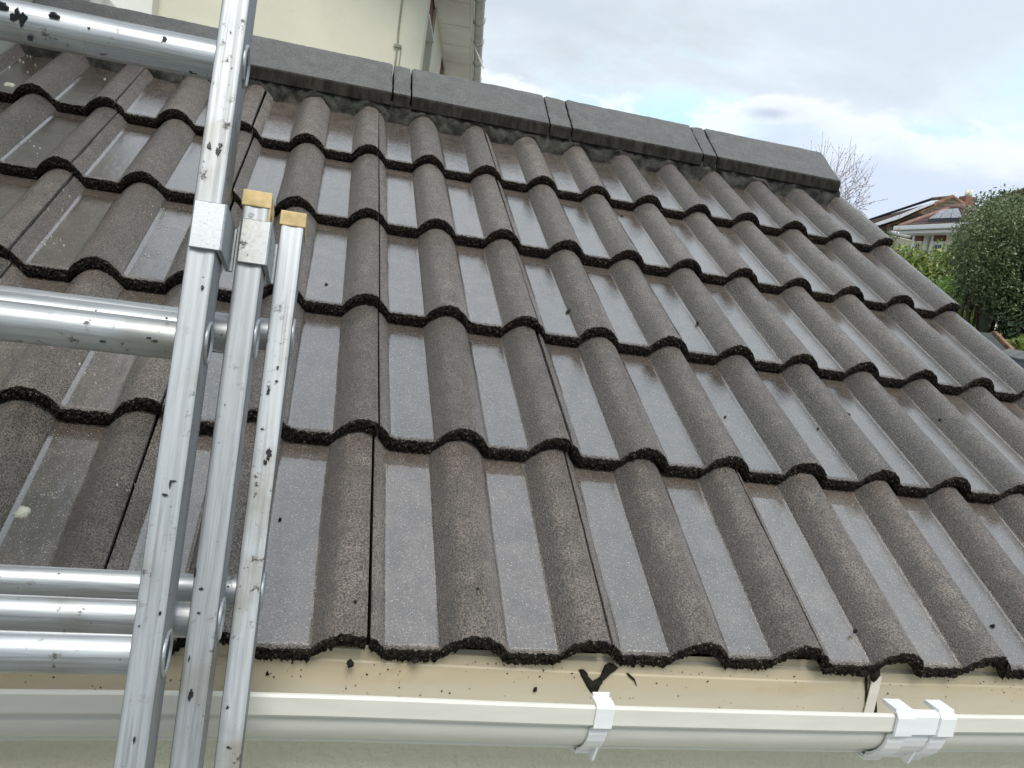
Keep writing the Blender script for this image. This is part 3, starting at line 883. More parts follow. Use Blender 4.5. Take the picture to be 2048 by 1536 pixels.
SEC = {'A': dict(x=-.14357, n=0.0, w=.0226, t=0.0, t0=-1.95, t1=1.25, left=-.4800, mat='stile'),
       'B': dict(x=-.11114, n=.0590, w=.0234, t=.0191, t0=foot_t + .02, t1=.1485, left=-.5130, mat='stile'),
       'C': dict(x=-.08015, n=.1223, w=.0227, t=.0368, t0=foot_t, t1=.1560, left=-.5440, mat='stile_dirty')}
SD = .050
def set_side_slot(o):
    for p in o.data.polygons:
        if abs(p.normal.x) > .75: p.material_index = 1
def stile_outline(w, flip):
    b = .0022
    pts = [(b, 0), (w * .24, 0), (w * .36, .0007), (w * .5, .0009), (w * .64, .0007), (w * .76, 0), (w - b, 0), (w - b * .3, b * .3), (w, b), (w, SD - b), (w - b, SD), (b, SD), (0, SD - b), (0, b), (b * .3, b * .3)]
    if flip: pts = [(w - x, y) for x, y in pts][::-1]
    return pts
for key in 'ABC':
    s = SEC[key]; stiles = []
    for side in (0, 1):
        x0 = s['x'] if side == 0 else s['left']
        bm = bmesh.new()
        out = stile_outline(s['w'], side == 1)
        add_prism(bm, out, X, Y, Z * (s['t1'] - s['t0']), Vector((x0, s['n'], s['t0'])))
        o = bm_obj('stile', bm, [M[s['mat']], M['stile_side']]); set_side_slot(o); o.data.shade_smooth(); o.data.set_sharp_from_angle(angle=R(24))
        ladder_local(o); stiles.append(o)
    if key != 'A':
        for side, st in enumerate(stiles):
            x0 = (s['x'] if side == 0 else s['left'])
            bm = bmesh.new(); add_box(bm, (x0 + s['w'] / 2, s['n'] + SD / 2, s['t1'] - .004), (s['w'] + .0026, SD + .0026, .0150), None, .0012)
            if key == 'B': add_box(bm, (x0 + s['w'] + .0004, s['n'] + .006, s['t1'] - .0180), (.0020, .012, .0220), None, .0006)
            o = bm_obj('end_cap', bm, M['cap'], smooth=False); o.parent = st
    # rungs
    k0 = int((s['t0'] + .15 - s['t']) / LS); k1 = int((s['t1'] - .02 - s['t']) / LS)
    rr = .0172
    for k in range(k0, k1 + 1):
        t = s['t'] + LS * k; xa = s['left'] + s['w'] - .001; xb = s['x'] + .001
        if t + .02 > s['t1']: continue
        bm = bmesh.new(); N = 40; pts = []
        # rounded D section: level ribbed tread on the upper side, rotated so the tread faces up
        for q in range(N):
            a = 2 * math.pi * q / N
            cx_, cy_ = math.cos(a), math.sin(a)
            r = rr
            if cy_ > .62: r = rr * .62 / cy_ * 1.13
            pts.append((r * cx_, r * cy_))
        dens = []
        for q in range(N):
            p, p2 = pts[q], pts[(q + 1) % N]
            for h in range(4 if (p[1] > rr * .66 and p2[1] > rr * .66) else 1):
                f = h / 4; x_, y_ = p[0] + (p2[0] - p[0]) * f, p[1] + (p2[1] - p[1]) * f
                if p[1] > rr * .66 and p2[1] > rr * .66: y_ += .0006 * (1 if int(abs(x_) / .0014) % 2 else -1)
                dens.append((x_, y_))
        ang = -AL * .35
        dens = [(x_ * math.cos(ang) - y_ * math.sin(ang), x_ * math.sin(ang) + y_ * math.cos(ang)) for x_, y_ in dens]
        add_prism(bm, dens, Y, Z, X * (xb - xa), Vector((xa, s['n'] + .0245, t)))
        o = bm_obj('rung', bm, [M['rung'], M['tread']])
        for p in o.data.polygons:
            if p.normal.z > .90: p.material_index = 1
        o.data.shade_smooth(); o.data.set_sharp_from_angle(angle=R(20)); ladder_local(o)
        # swaged ring where the rung passes through each stile
        for side, st in enumerate(stiles):
            xo = (s['x'] + s['w']) if side == 0 else s['left']
            sg = 1 if side == 0 else -1
            bm = bmesh.new(); rings = []
            for (dx, r) in ((0, .0185), (.0016, .0186), (.0026, .0174), (.0022, .0156), (.0004, .0146), (-.006, .0146), (-.010, .0135), (-.0101, .0001)):
                rings.append([bm.verts.new((xo + sg * dx, s['n'] + .0245 + r * math.cos(2 * math.pi * q / 28), t + r * math.sin(2 * math.pi * q / 28))) for q in range(28)])
            for ra, rb in zip(rings, rings[1:]):
                for q in range(28): bm.faces.new((ra[q], ra[(q + 1) % 28], rb[(q + 1) % 28], rb[q]))
            o = bm_obj('ferrule', bm, M['rung'], smooth=True); o.parent = st
            bm = bmesh.new(); add_tube(bm, (xo - sg * .001, s['n'] + .0245, t), (xo + sg * .0006, s['n'] + .0245, t), .0147, 24); o2 = bm_obj('rung_hollow', bm, M['hole_shade']); o2.parent = st
# dark disc in each ferrule stands for the shade inside the open rung end
def guide_bracket(s, t0, t1, reach, xpad):
    bm = bmesh.new(); w = s['w']; x0 = s['x']; n = s['n']; th = .0036
    xr = x0 + w + xpad; xl = x0 + .0015
    # front plate, side cheek running back, return lip: one folded strip
    strip = [(xl, n - .0006), (xl, n - .0006 - th), (xr - .002, n - .0006 - th), (xr, n - .0026 - th + .002), (xr, n + reach - .002), (xr + .001, n + reach), (xr + .0062, n + reach),
             (xr + .0062, n + reach - .0030), (xr + .0030, n + reach - .0030), (xr - th + .0066, n + reach - .006), (xr - th, n + reach - .008), (xr - th, n - .0006)]
    strip = [(xl, n - .0006), (xl, n - .0006 - th), (xr - .0015, n - .0006 - th), (xr, n + .0009 - th), (xr, n + reach - .003), (xr + .0030, n + reach - .003), (xr + .0030, n + reach), (xr - th, n + reach), (xr - th, n - .0006)]
    add_prism(bm, strip, X, Y, Z * (t1 - t0), Vector((0, 0, t0)))
    bmesh.ops.bevel(bm, geom=[e for e in bm.edges], offset=.0007, segments=1, affect='EDGES')
    o = bm_obj('guide_bracket', bm, [M['bracket'], M['bracket_side']]); set_side_slot(o); ladder_local(o); return o
guide_bracket(SEC['A'], .0730, .1135, .0620, .0052)
guide_bracket(SEC['B'], .0820, .1235, .0640, .0048)
# black splashes that stand out on the stiles and the top rung
stile_objs = [o for o in ladder.children if o.name.startswith('stile')]
rung_objs = [o for o in ladder.children if o.name.startswith('rung')]
def splat(x, y, sx, sy, n, seed, mat='black', par=None):
    p = hit_plane(x, y, LP(0, n - .0003, 0), LM)
    bm = bmesh.new(); m = 26; ring = []; ring2 = []
    for q in range(m):
        a = 2 * math.pi * q / m; r = .78 * max(.22, 1 + .95 * fb(math.cos(a) * 1.2 + seed * 7, math.sin(a) * 1.2, seed, 1.8, 5))
        d = X * math.cos(a) * sx * r + LD * math.sin(a) * sy * r
        ring.append(bm.verts.new(p + d - L0)); ring2.append(bm.verts.new(p + d * .8 + LM * .0007 - L0))
    bm.faces.new(ring2)
    for q in range(m): bm.faces.new((ring[q], ring[(q + 1) % m], ring2[(q + 1) % m], ring2[q]))
    bmesh.ops.triangulate(bm, faces=[f for f in bm.faces if len(f.verts) > 4])
    o = bm_obj('paint_splash', bm, M[mat], smooth=False); o.parent = ladder; return o
for k, (x, y, a, b, n) in enumerate(((405, 575, .0016, .0030, 0), (418, 292, .0022, .0034, 0), (437, 302, .0026, .0040, 0), (441, 290, .0020, .0020, 0), (340, 968, .0010, .0046, 0), (346, 962, .0030, .0008, 0), (330, 990, .0024, .0014, 0),
                                     (320, 1226, .0016, .0022, 0), (278, 1252, .0008, .001, 0), (268, 1480, .0010, .0028, 0),
                                     (390, 1145, .0012, .0062, .059), (398, 1226, .0016, .0012, .059), (381, 1390, .0018, .0044, .059), (402, 1178, .0022, .0016, .059), (378, 1318, .0012, .0034, .059), (495, 510, .0008, .001, .0555),
                                     (537, 782, .0018, .0042, .1223), (553, 762, .0018, .0014, .1223), (538, 905, .0030, .0072, .1223), (530, 925, .0022, .0030, .1223), (524, 858, .0022, .0010, .1223), (555, 735, .0014, .0020, .1223),
                                     (457, 1495, .0022, .0014, .1223), (455, 1415, .0014, .0020, .1223))):
    splat(x, y, a, b, n, k)
def splat_rung(x, y, sx, sy, tl, seed):
    c = LP(0, .0245, tl); d = pxray(x, y)
    p = hit_plane(x, y, c - (d - X * d.x).normalized() * .0158, (d - X * d.x).normalized())
    nrm = -(d - X * d.x).normalized(); tv = X.cross(nrm).normalized()
    bm = bmesh.new(); m = 16; r1 = []; r2 = []
    for q in range(m):
        a = 2 * math.pi * q / m; r = max(.3, 1 + .7 * fb(math.cos(a) + seed * 5, math.sin(a), seed, 1.6, 4))
        dd = X * math.cos(a) * sx * r + tv * math.sin(a) * sy * r
        r1.append(bm.verts.new(p + dd - nrm * .002 - L0)); r2.append(bm.verts.new(p + dd * .82 + nrm * .0016 - L0))
    bm.faces.new(r2)
    for q in range(m): bm.faces.new((r1[q], r1[(q + 1) % m], r2[(q + 1) % m], r2[q]))
    bmesh.ops.triangulate(bm, faces=[f for f in bm.faces if len(f.verts) > 4])
    o = bm_obj('paint_splash', bm, M['black']); o.parent = ladder
for k, (x, y, a, b) in enumerate(((42, 34, .0060, .0060), (28, 36, .0034, .003), (45, 46, .002, .003), (5, 12, .004, .003), (107, 29, .0046, .0022), (178, 56, .001, .0008), (60, 76, .0016, .002))):
    splat_rung(x, y, a, b, LS, k + 2)
for k, (x, y, a, b) in enumerate(((310, 682, .0026, .0014), (298, 676, .0022, .0008), (205, 683, .0026, .001), (333, 637, .0008, .0008))):
    splat_rung(x, y, a, b, 0, k + 20)

# ------------------------------------------------------------------ abutting white wall on the left
def AZ0(px, py, dist):
    d = pxray(px, py); return CAM + d * (dist / math.hypot(d.x, d.y))
wall_l = thing('side_wall', 'tall white rendered wall that the tiled roof runs up against on the left', 'wall', (-1.1, 1.0, 0))
bm = bmesh.new()
add_prism(bm, [(-.02, 0), (2.06, 0), (2.06, 5.2), (-.02, 5.2)], Y, Z, X * .24, Vector((-1.08, 0, 0)))
M['oldwall'] = mat_render('aged_white_render', (.46, .46, .40), 70, .002, .4, .1)
o = bm_obj('wall', bm, M['oldwall']); o.parent = wall_l; o.location = (1.1, -1.0, 0)
bm = bmesh.new(); cols = []
for i in range(80):
    v = -.0 + 1.66 * i / 79; j = min(4, int(v / .345)); s = v - j * .345; nz = DZ[j] - TILT[j] * s
    w = .003 * fb(v, 0, 2, 40, 3)
    cols.append([bm.verts.new(RP(XL + .0005, v, nz + .020 + w)), bm.verts.new(RP(XL + .006 + w, v, nz + .014)), bm.verts.new(RP(XL + .010 + w * 2, v, nz + .003)), bm.verts.new(RP(XL + .0005, v, nz - .004))])
for a, b in zip(cols, cols[1:]):
    for k in range(3): bm.faces.new((a[k], a[k + 1], b[k + 1], b[k]))
M['mossy'] = mat_plain('mossy_flashing', (.075, .085, .065), .8, var=.6, scale=60, bump=.8, bscale=200)
o = bm_obj('flashing', bm, M['mossy'], smooth=True); o.parent = wall_l; o.location = (1.1, -1.0, 0)
bm = bmesh.new()
wp = [AZ0(x, y, 3.0) for x, y in ((120, -30), (190, -30), (237, 19), (235, 25), (222, 21), (205, 21), (190, 14), (170, 12), (140, 4))]
va = [bm.verts.new(p) for p in wp]; vb = [bm.verts.new(p + Vector((-.02, .05, .012))) for p in wp]
bm.faces.new(va); bm.faces.new(vb[::-1])
for k in range(len(wp)): bm.faces.new((va[k], vb[k], vb[(k + 1) % len(wp)], va[(k + 1) % len(wp)]))
o = bm_obj('eaves_board', bm, M['board_dirty']); o.parent = wall_l; o.location = (1.1, -1.0, 0)
bm = bmesh.new(); add_prism(bm, [(0, 0), (.12, .004), (.10, .016), (.03, .022), (0, .01)], X, Z, Y * .03, Vector((-.955, 1.62, 3.432)))
o = bm_obj('torn_felt', bm, M['black']); o.parent = wall_l; o.location = (1.1, -1.0, 0)

# ------------------------------------------------------------------ the main house behind
A9 = R(9.708)
EV = Vector((math.sin(A9), math.cos(A9), 0)); PV = Vector((math.cos(A9), -math.sin(A9), 0))
H0 = Vector((CAM.x, CAM.y, 0)); 
def HP(a, b, z): return H0 + EV * a + PV * b + Z * z
house = thing('main_house', 'two storey cream rendered house with white soffit and gutter rising behind the roof ridge', 'house', HP(10.5, -3.7, 0))
HL = house.location.copy()
def HB(bm, a0, a1, b0, b1, z0, z1, bevel=0):
    c = HP((a0 + a1) / 2, (b0 + b1) / 2, (z0 + z1) / 2) - HL
    rot = Matrix((PV, EV, Z)).transposed()
    add_box(bm, c, (abs(b1 - b0), abs(a1 - a0), abs(z1 - z0)), rot, bevel)
def HO(name, bm, mat, parent=None, **k):
    o = bm_obj(name, bm, mat, **k); o.parent = parent or house; return o
AN, BW = 7.90, -.71
SZ = 5.42
# walls: gable wall facing the garage, side wall split round two tall window bays
bm = bmesh.new()
pts = [(-3.14, 0), (BW - .002, 0), (BW - .002, SZ + .02), (-3.14, SZ + .02 + 1.75)]
add_prism(bm, pts, PV, Z, EV * .25, HP(AN, 0, 0) - HL)
HO('gable_wall', bm, M['housewall'])
bm = bmesh.new()
pts = [(-9, 0), (-3.138, 0), (-3.138, SZ + 1.77), (-4.9, SZ + 2.8), (-9, SZ + .6)]
add_prism(bm, pts, PV, Z, EV * .39, HP(AN - .14, 0, 0) - HL)
HO('white_wing_wall', bm, M['whitewall'])
bm = bmesh.new()
pts = [(-9, 0), (BW - .3, 0), (BW - .3, SZ), (-4.9, SZ + 2.7), (-9, SZ + .6)]
add_prism(bm, pts, PV, Z, EV * 8, HP(AN + .26, 0, 0) - HL)
HO('inner_wall', bm, M['housewall'])
bays = [(8.02, 9.00), (10.75, 11.75), (13.6, 14.6)]
bm = bmesh.new(); a = AN + .251
segs = [(AN, bays[0][0]), (bays[0][1], bays[1][0]), (bays[1][1], bays[2][0]), (bays[2][1], 16.2)]
for (s0, s1) in segs: HB(bm, s0 + (.252 if s0 == AN else 0) if s1 - s0 > .3 else s0, s1, BW - .30, BW, 0, SZ)
for (s0, s1) in bays: HB(bm, s0, s1, BW - .30, BW, 0, 3.2)
HO('side_wall', bm, M['housewall'])
M['brown'] = mat_plain('red_brown_panel', (.17, .055, .035), .6, var=.15)
M['glass'] = MT('dark_window_glass', .06, base=(.03, .035, .04)).m
M['reveal'] = mat_plain('window_reveal', (.50, .52, .42), .7)
for (s0, s1) in bays:
    bm = bmesh.new()
    HB(bm, s0 + .01, s1 - .01, BW - .16, BW - .10, 3.2, 5.09)
    w = HO('window', bm, M['reveal'])
    bm = bmesh.new()
    for q in range(2):
        aa = s0 + .08 + q * (s1 - s0 - .1) / 2; HB(bm, aa, aa + (s1 - s0) / 2 - .1, BW - .112, BW - .094, 3.3, 5.02)
    HO('pane', bm, M['glass'], w)
    bm = bmesh.new(); HB(bm, s0, s1, BW - .10, BW - .03, 5.10, SZ)
    HO('lintel_panel', bm, M['brown'], w)
    bm = bmesh.new(); HB(bm, s0, s1, BW - .12, BW + .015, 5.075, 5.098)
    HO('head_trim', bm, M['board'], w)
# corner pilaster and cable on the gable wall
bm = bmesh.new(); HB(bm, AN - .012, AN - .001, BW - .30, BW - .001, 0, SZ)
HO('corner_render_band', bm, M['whitewall'] if False else M['housewall'])
bm = bmesh.new()
pc = [hit_plane(x, y, HP(AN - .02, 0, 0), EV) - HL for x, y in ((809, -40), (797, 60), (795, 92), (789, 138), (785, 190))]
pc[0] = pc[0] + (pc[0] - pc[1]).normalized() * 1.2; pc[4] = pc[4] - Z * 2.6
for p, q in zip(pc, pc[1:]): add_tube(bm, p, q, .009, 6)
c2 = pc[2]; add_box(bm, c2, (.07, .03, .025)); add_tube(bm, c2 + X * .035, pc[4] + X * .05, .006, 6)
M['cable'] = mat_plain('painted_cable', (.30, .31, .24), .6)
HO('cable', bm, M['cable'])
# soffit panels, each a ribbed white board with an open joint
m = MT('ribbed_white_soffit', .45)
m.color(m.mix(m.ramp(m.noise(5, 4, .6), .3, .7), (.80, .79, .77), (.88, .87, .85)))
M['soffit'] = m.m
js = [AN - .6 + .14] + [8.627 - .0, 9.494, 10.370, 11.242, 12.05, 12.92, 13.79, 14.66, 15.53, 16.4]
js = [7.10, 7.76] + js[1:]
for s0, s1 in zip(js, js[1:]):
    bm = bmesh.new()
    HB(bm, s0 + .006, s1 - .006, BW - .02, -.342, SZ + .006, SZ + .016)
    nrib = int((s1 - s0 - .02) / .036)
    for r in range(nrib):
        aa = s0 + .012 + r * (s1 - s0 - .024) / nrib
        HB(bm, aa, aa + .024, BW - .0, -.345, SZ, SZ + .0055)
    HO('soffit_panel', bm, M['soffit'])
bm = bmesh.new(); HB(bm, 7.10, 16.4, BW - .02, -.335, SZ + .018, SZ + .03); HO('soffit_void', bm, M['deck'])
bm = bmesh.new(); HB(bm, 7.10, 16.4, -.342, -.322, SZ - .02, SZ + .17); HO('fascia', bm, M['board'])
bm = bmesh.new()
ga, gb = HP(7.1, -.262, SZ + .09) - HL, HP(16.4, -.262, SZ + .09) - HL
N = 14; ra = []; rb = []
for side, cc in ((0, ga), (1, gb)):
    for k in range(N + 1):
        t = math.pi + math.pi * k / N
        for rr, lst in ((.056, ra), (.053, rb)): lst.append(bm.verts.new(cc + PV * rr * math.cos(t) + Z * rr * 1.15 * math.sin(t)))
for k in range(N):
    bm.faces.new((ra[k], ra[k + 1], ra[N + 1 + k + 1], ra[N + 1 + k])); bm.faces.new((rb[k], rb[N + 1 + k], rb[N + 1 + k + 1], rb[k + 1]))
for k in (0, N): bm.faces.new((ra[k], ra[N + 1 + k], rb[N + 1 + k], rb[k]))
M['gutter_grey'] = mat_plain('aged_white_gutter', (.50, .50, .46), .5, var=.15, scale=6)
hg = HO('gutter', bm, M['gutter_grey'], smooth=True)
for k, aa in enumerate((7.6, 8.62, 9.45, 10.35, 11.4, 12.5)):
    bm = bmesh.new(); cc = HP(aa, -.262, SZ + .09) - HL; pts = []
    for q in range(9):
        t = math.pi + math.pi * q / 8; pts.append(cc + PV * .061 * math.cos(t) + Z * .069 * math.sin(t))
    pts = [pts[0] - PV * .02 + Z * .02] + pts + [pts[-1] + Z * .03]
    for p, q in zip(pts, pts[1:]): add_tube(bm, p, q, .010, 6)
    HO('gutter_bracket', bm, M['gutter_grey'], hg)
bm = bmesh.new()
p0 = HP(9.9, -.335, SZ - .02) - HL; p1 = hit_plane(967, 136, HP(9.75, 0, 0), EV) - HL
add_tube(bm, p0, p1, .010, 6); HO('overflow_pipe', bm, M['board'])
# roof slope over the eave
bm = bmesh.new()
add_prism(bm, [(-.33, SZ + .14), (-.33, SZ + .20), (-4.95, SZ + 3.2), (-9.3, SZ + .75), (-9.3, SZ + .69), (-4.95, SZ + 3.12)], PV, Z, EV * 9.3, HP(7.1, 0, 0) - HL)
M['farroof'] = mat_plain('brown_roof', (.11, .06, .045), .8, var=.35, scale=3)
HO('roof', bm, M['farroof'])

# ------------------------------------------------------------------ neighbour houses
def AZ(px, py, dist):
    """survey point: bearing and elevation from the photograph, horizontal distance in metres"""
    d = pxray(px, py); return CAM + d * (dist / math.hypot(d.x, d.y))
def poly_obj(name, polys, mat, parent, thick=.0, **k):
    bm = bmesh.new()
    for pl in polys:
        vs_ = [bm.verts.new(p - parent.location) for p in pl]; f = bm.faces.new(vs_)
    if thick:
        r = bmesh.ops.solidify(bm, geom=bm.faces[:], thickness=thick)
    o = bm_obj(name, bm, mat, **k); o.parent = parent; return o
M['cream2'] = mat_plain('cream_house_wall', (.78, .74, .60), .8, var=.05, scale=1)
M['upvc'] = mat_plain('white_upvc_trim', (.80, .80, .80), .4, var=.03)
M['hiptile'] = mat_plain('orange_brown_hip_tiles', (.20, .11, .065), .8, var=.35, scale=4)
M['pinktile'] = mat_plain('pink_clay_hip_tiles', (.27, .15, .12), .8, var=.2, scale=4)
def mat_rows(name, c1, c2, vertical=True):
    m = MT(name, .8)
    z = m.sepx()[2]
    w = m.N('ShaderNodeTexWave', wave_type='BANDS', bands_direction='Z'); m.put(w.inputs['Vector'], m.vec()); w.inputs['Scale'].default_value = 1.9; w.inputs['Distortion'].default_value = 2.0; w.inputs['Detail'].default_value = 2; w.inputs['Detail Scale'].default_value = 4
    n = m.noise(5, 5, .7)
    c = m.mix(m.ramp(n, .3, .7), c1, c2)
    c = m.mix(m.ramp(w.outputs['Fac'], .05, .4, .7, 0), c, tuple(x * .35 for x in c1))
    m.color(c); m.normal(m.bump(w.outputs['Fac'], .6, .03)); return m.m
M['mossroof'] = mat_rows('mossy_brown_tile_rows', (.13, .10, .065), (.24, .19, .13))
M['redroof'] = mat_rows('red_brown_tile_rows', (.15, .10, .085), (.24, .165, .14))
def mat_solar():
    m = MT('solar_glass', .12, ior=1.6, base=(.02, .025, .04)); m.inp('Coat Weight', 1.0); m.inp('Coat Roughness', .05); m.inp('Coat IOR', 2.2); return m.m
M['solar'] = mat_solar()
M['darkframe'] = mat_plain('black_panel_frame', (.015, .016, .022), .5)
M['brick'] = mat_plain('red_brick', (.22, .11, .085), .8, var=.25, scale=20)

# A: near pale house with hipped roof
hA = thing('house', 'pale cream house with white gutter, brown headed windows and pink edged hipped roof', 'house', (AZ(1870, 500, 22).x, AZ(1870, 500, 22).y, 0))
gL, gR = AZ(1799, 452, 23.0), AZ(1921, 446, 21.0)
gL.z = gR.z = (gL.z + gR.z) / 2
ud = (gR - gL); ud.z = 0; ud.normalize(); back = Vector((-ud.y, ud.x, 0)); 
if back @ (gL - CAM) < 0: back = -back
gR2 = gL + ud * 3.6
apex = AZ(1901, 416, 25.2); apexR = apex + ud * .5
bl = gL + back * 5.0; brr = gR2 + back * 5.0
poly_obj('roof', [[gL, gR2, apexR, apex], [gL, apex, bl], [gR2, brr, apexR], [bl, apex, apexR, brr]], M['redroof'], hA, .08)
def bar(name, p, q, r, mat, par, seg=8, **k):
    bm = bmesh.new(); add_tube(bm, p - par.location, q - par.location, r, seg); return bm_obj(name, bm, mat, par, smooth=True, **k)
bar('hip_tiles', gL, apex, .06, M['pinktile'], hA); bar('hip_tiles', gR2, apexR, .09, M['pinktile'], hA); bar('ridge_tiles', apex, apexR, .09, M['pinktile'], hA)
rotu = Matrix((ud, back, Z)).transposed()
def lb(bm, par, o, a0, a1, d0, d1, z0, z1, bevel=0):
    add_box(bm, o + ud * (a0 + a1) / 2 + back * (d0 + d1) / 2 + Z * ((z0 + z1) / 2 - o.z) - par.location, (a1 - a0, d1 - d0, z1 - z0), rotu, bevel)
bm = bmesh.new(); lb(bm, hA, gL, .45, 3.3, .45, 4.5, 0, gL.z - .12)
hwall = bm_obj('wall', bm, M['cream2'], hA)
bm = bmesh.new(); lb(bm, hA, gL, .05, 3.6, .0, .6, gL.z - .20, gL.z - .13); bm_obj('soffit_board', bm, M['upvc'], hA)
bm = bmesh.new(); lb(bm, hA, gL, -.10, 3.7, -.10, .03, gL.z - .12, gL.z - .01, .02); bm_obj('gutter', bm, M['upvc'], hA)
def along(px, py):      # metres along the wall face, height
    p = hit_plane(px, py, gL + back * .45, back); return (p - gL) @ ud, p.z
for (l, t, r_, wb) in ((1838, 459, 1850, 484), (1876, 459, 1895, 489)):
    a0, zt = along(l, t); a1, _ = along(r_, t); _, zb = along(l, wb); zb -= .35
    bm = bmesh.new(); lb(bm, hA, gL, a0, a1, .43, .46, zb, zt - .30, .004); w = bm_obj('window', bm, M['upvc'], hA)
    mid = (a0 + a1) / 2; half = (a1 - a0) / 2
    for (p0, p1) in ((a0 + .06, mid - .03), (mid + .03, a1 - .06)):
        bm = bmesh.new(); lb(bm, hA, gL, p0, p1, .41, .432, zb + .06, zt - .38); bm_obj('pane', bm, M['glass'], w)
    bm = bmesh.new(); lb(bm, hA, gL, a0 - .02, a1 + .02, .40, .455, zt - .29, zt - .0); bm_obj('head_panel', bm, M['brown'], w)
    bm = bmesh.new(); lb(bm, hA, gL, a0 - .16, a0 - .02, .425, .47, zb - .1, zt - .02); bm_obj('pale_surround', bm, M['upvc'], w)
a0, zt = along(1863, 462)
bar('downpipe', gL + ud * a0 + back * .40 + Z * (zt - gL.z), gL + ud * a0 + back * .40 + Z * (-gL.z + .2), .05, M['upvc'], hA)
# solar array resting on the front slope
def on_front(px, py, lift=.09):
    nrm = (gR2 - gL).cross(apex - gL).normalized()
    if nrm.z < 0: nrm = -nrm
    return hit_plane(px, py, gL + nrm * lift, nrm), nrm
q0, nrmF = on_front(1857, 437); q1, _ = on_front(1925, 435); q2, _ = on_front(1916, 416); q3 = q0 + (q2 - q1)
q3, _ = on_front(1885, 419)
for k in range(3):
    f0, f1 = k / 3 + .008, (k + 1) / 3 - .008
    c = [q0.lerp(q1, f0), q0.lerp(q1, f1), q3.lerp(q2, f1), q3.lerp(q2, f0)]
    poly_obj('solar_panel', [c], M['solar'], hA, .05)
bm = bmesh.new(); add_prism(bm, [(0, 0), (0, -.14), (.03, -.14), (.03, 0)], back, Z, q1 - q0, q0 - hA.location - Z * .02); bm_obj('panel_skirt', bm, M['darkframe'], hA)

# B: taller house behind it with a long array on its side slope
hB = thing('house', 'brown roofed house behind the pale one, with a long solar panel strip and brick chimney', 'house', (AZ(1880, 450, 32).x, AZ(1880, 450, 32).y, 0))
aB = AZ(1905, 394, 31); tB_ = AZ(1742, 439, 36); tBx = AZ(1600, 486, 41); e0 = AZ(1761, 457, 27); e1 = AZ(1700, 484, 27 - 1.0); hr = AZ(1935, 410, 33)
eR = Vector((e0 + (AZ(1990, 440, 27) - e0))) 
ex = AZ(1600, 530, 25)
poly_obj('roof', [[aB, tB_, tBx, ex, e1, e0]], M['farroof'], hB, .06)
eF = AZ(1935, 470, 28)
poly_obj('roof', [[aB, e0, e1, Vector((e1.x + 1, e1.y + .5, e1.z - .6)), eF, AZ(1960, 430, 30)]], M['mossroof'], hB, .06)
bar('hip_tiles', aB, e0, .085, M['hiptile'], hB); bar('hip_tiles', e0, e1, .085, M['hiptile'], hB); bar('ridge_tiles', aB, AZ(1864, 398, 32.3), .06, M['hiptile'], hB); bar('hip_tiles', aB, AZ(1960, 430, 30), .07, M['hiptile'], hB)
bar('ridge_tiles', AZ(1864, 398, 32.3), tBx, .05, M['darkframe'], hB)
nB_ = (tB_ - aB).cross(e0 - aB).normalized(); nB_ = nB_ if nB_.z > 0 else -nB_
def onB(x, y, lift=.16): return hit_plane(x, y, aB + nB_ * lift, nB_)
st = [(1872, 402), (1842, 412), (1800, 429), (1748, 447), (1690, 468)]; sb = [(1868, 407), (1838, 419), (1797, 438), (1755, 451), (1700, 476)]
for k in range(4):
    a_, b_, c_, d_ = onB(*st[k]), onB(*st[k + 1]), onB(*sb[k + 1]), onB(*sb[k])
    poly_obj('solar_panel', [[a_.lerp(b_, .01), b_.lerp(a_, .01), c_.lerp(d_, .01), d_.lerp(c_, .01)]], M['upvcpanel'] if False else M['solar'], hB, .04)
    e_, f_ = onB(sb[k][0] + 1, sb[k][1] + 4, .03), onB(sb[k + 1][0] + 1, sb[k + 1][1] + 4, .03)
    poly_obj('panel_frame', [[d_ - nB_ * .02, c_ - nB_ * .02, f_, e_]], M['darkframe'], hB, .03)
bm = bmesh.new(); base = AZ(1870, 520, 31.5); add_box(bm, Vector((base.x, base.y + 1, 2.2)) - hB.location, (7, 3, 4.4), rotu); bm_obj('wall', bm, M['cream2'], hB)
lw0, lw1 = AZ(1770, 462, 26.5), AZ(1816, 472, 24.5)
bar('eaves_gutter', lw0, lw1 + (lw1 - lw0) * .05, .06, M['upvc'], hB)
bm = bmesh.new(); dd = lw1 - lw0; add_prism(bm, [(0, -.1), (0, -3.5), (.2, -3.5), (.2, -.1)], back, Z, dd, lw0 - hB.location + back * .1); bm_obj('wing_wall', bm, M['cream2'], hB)
ch = AZ(1934, 402, 34)
bm = bmesh.new(); add_box(bm, ch - hB.location + Z * -.35, (.42, .42, 1.0), rotu, .02); cho = bm_obj('chimney', bm, M['brick'], hB)
for dx in (-.16, .16):
    bm = bmesh.new(); add_tube(bm, ch - hB.location + Z * .14 + ud * dx * .6, ch - hB.location + Z * .40 + ud * dx * .6, .075, 10, .06); bm_obj('chimney_pot', bm, M['cream2'], cho, smooth=True)
# C: roof glimpsed beyond the evergreen at the right edge
hC = thing('house', 'dark brown roof slope just showing above the evergreen at the right edge', 'house', (AZ(2060, 450, 33).x, AZ(2060, 450, 33).y, 0))
cA, cB = AZ(1985, 397, 33), AZ(2120, 350, 31); 
poly_obj('roof', [[cA, cB, cB - Z * 4 - back * 3, cA - Z * 3 - back * 3]], M['farroof'], hC, .08)
bm = bmesh.new(); cc = (cA + cB) / 2; add_box(bm, Vector((cc.x + .8, cc.y + 1.6, 2.0)) - hC.location, (7, 5, 4.0), rotu); bm_obj('wall', bm, M['cream2'], hC)

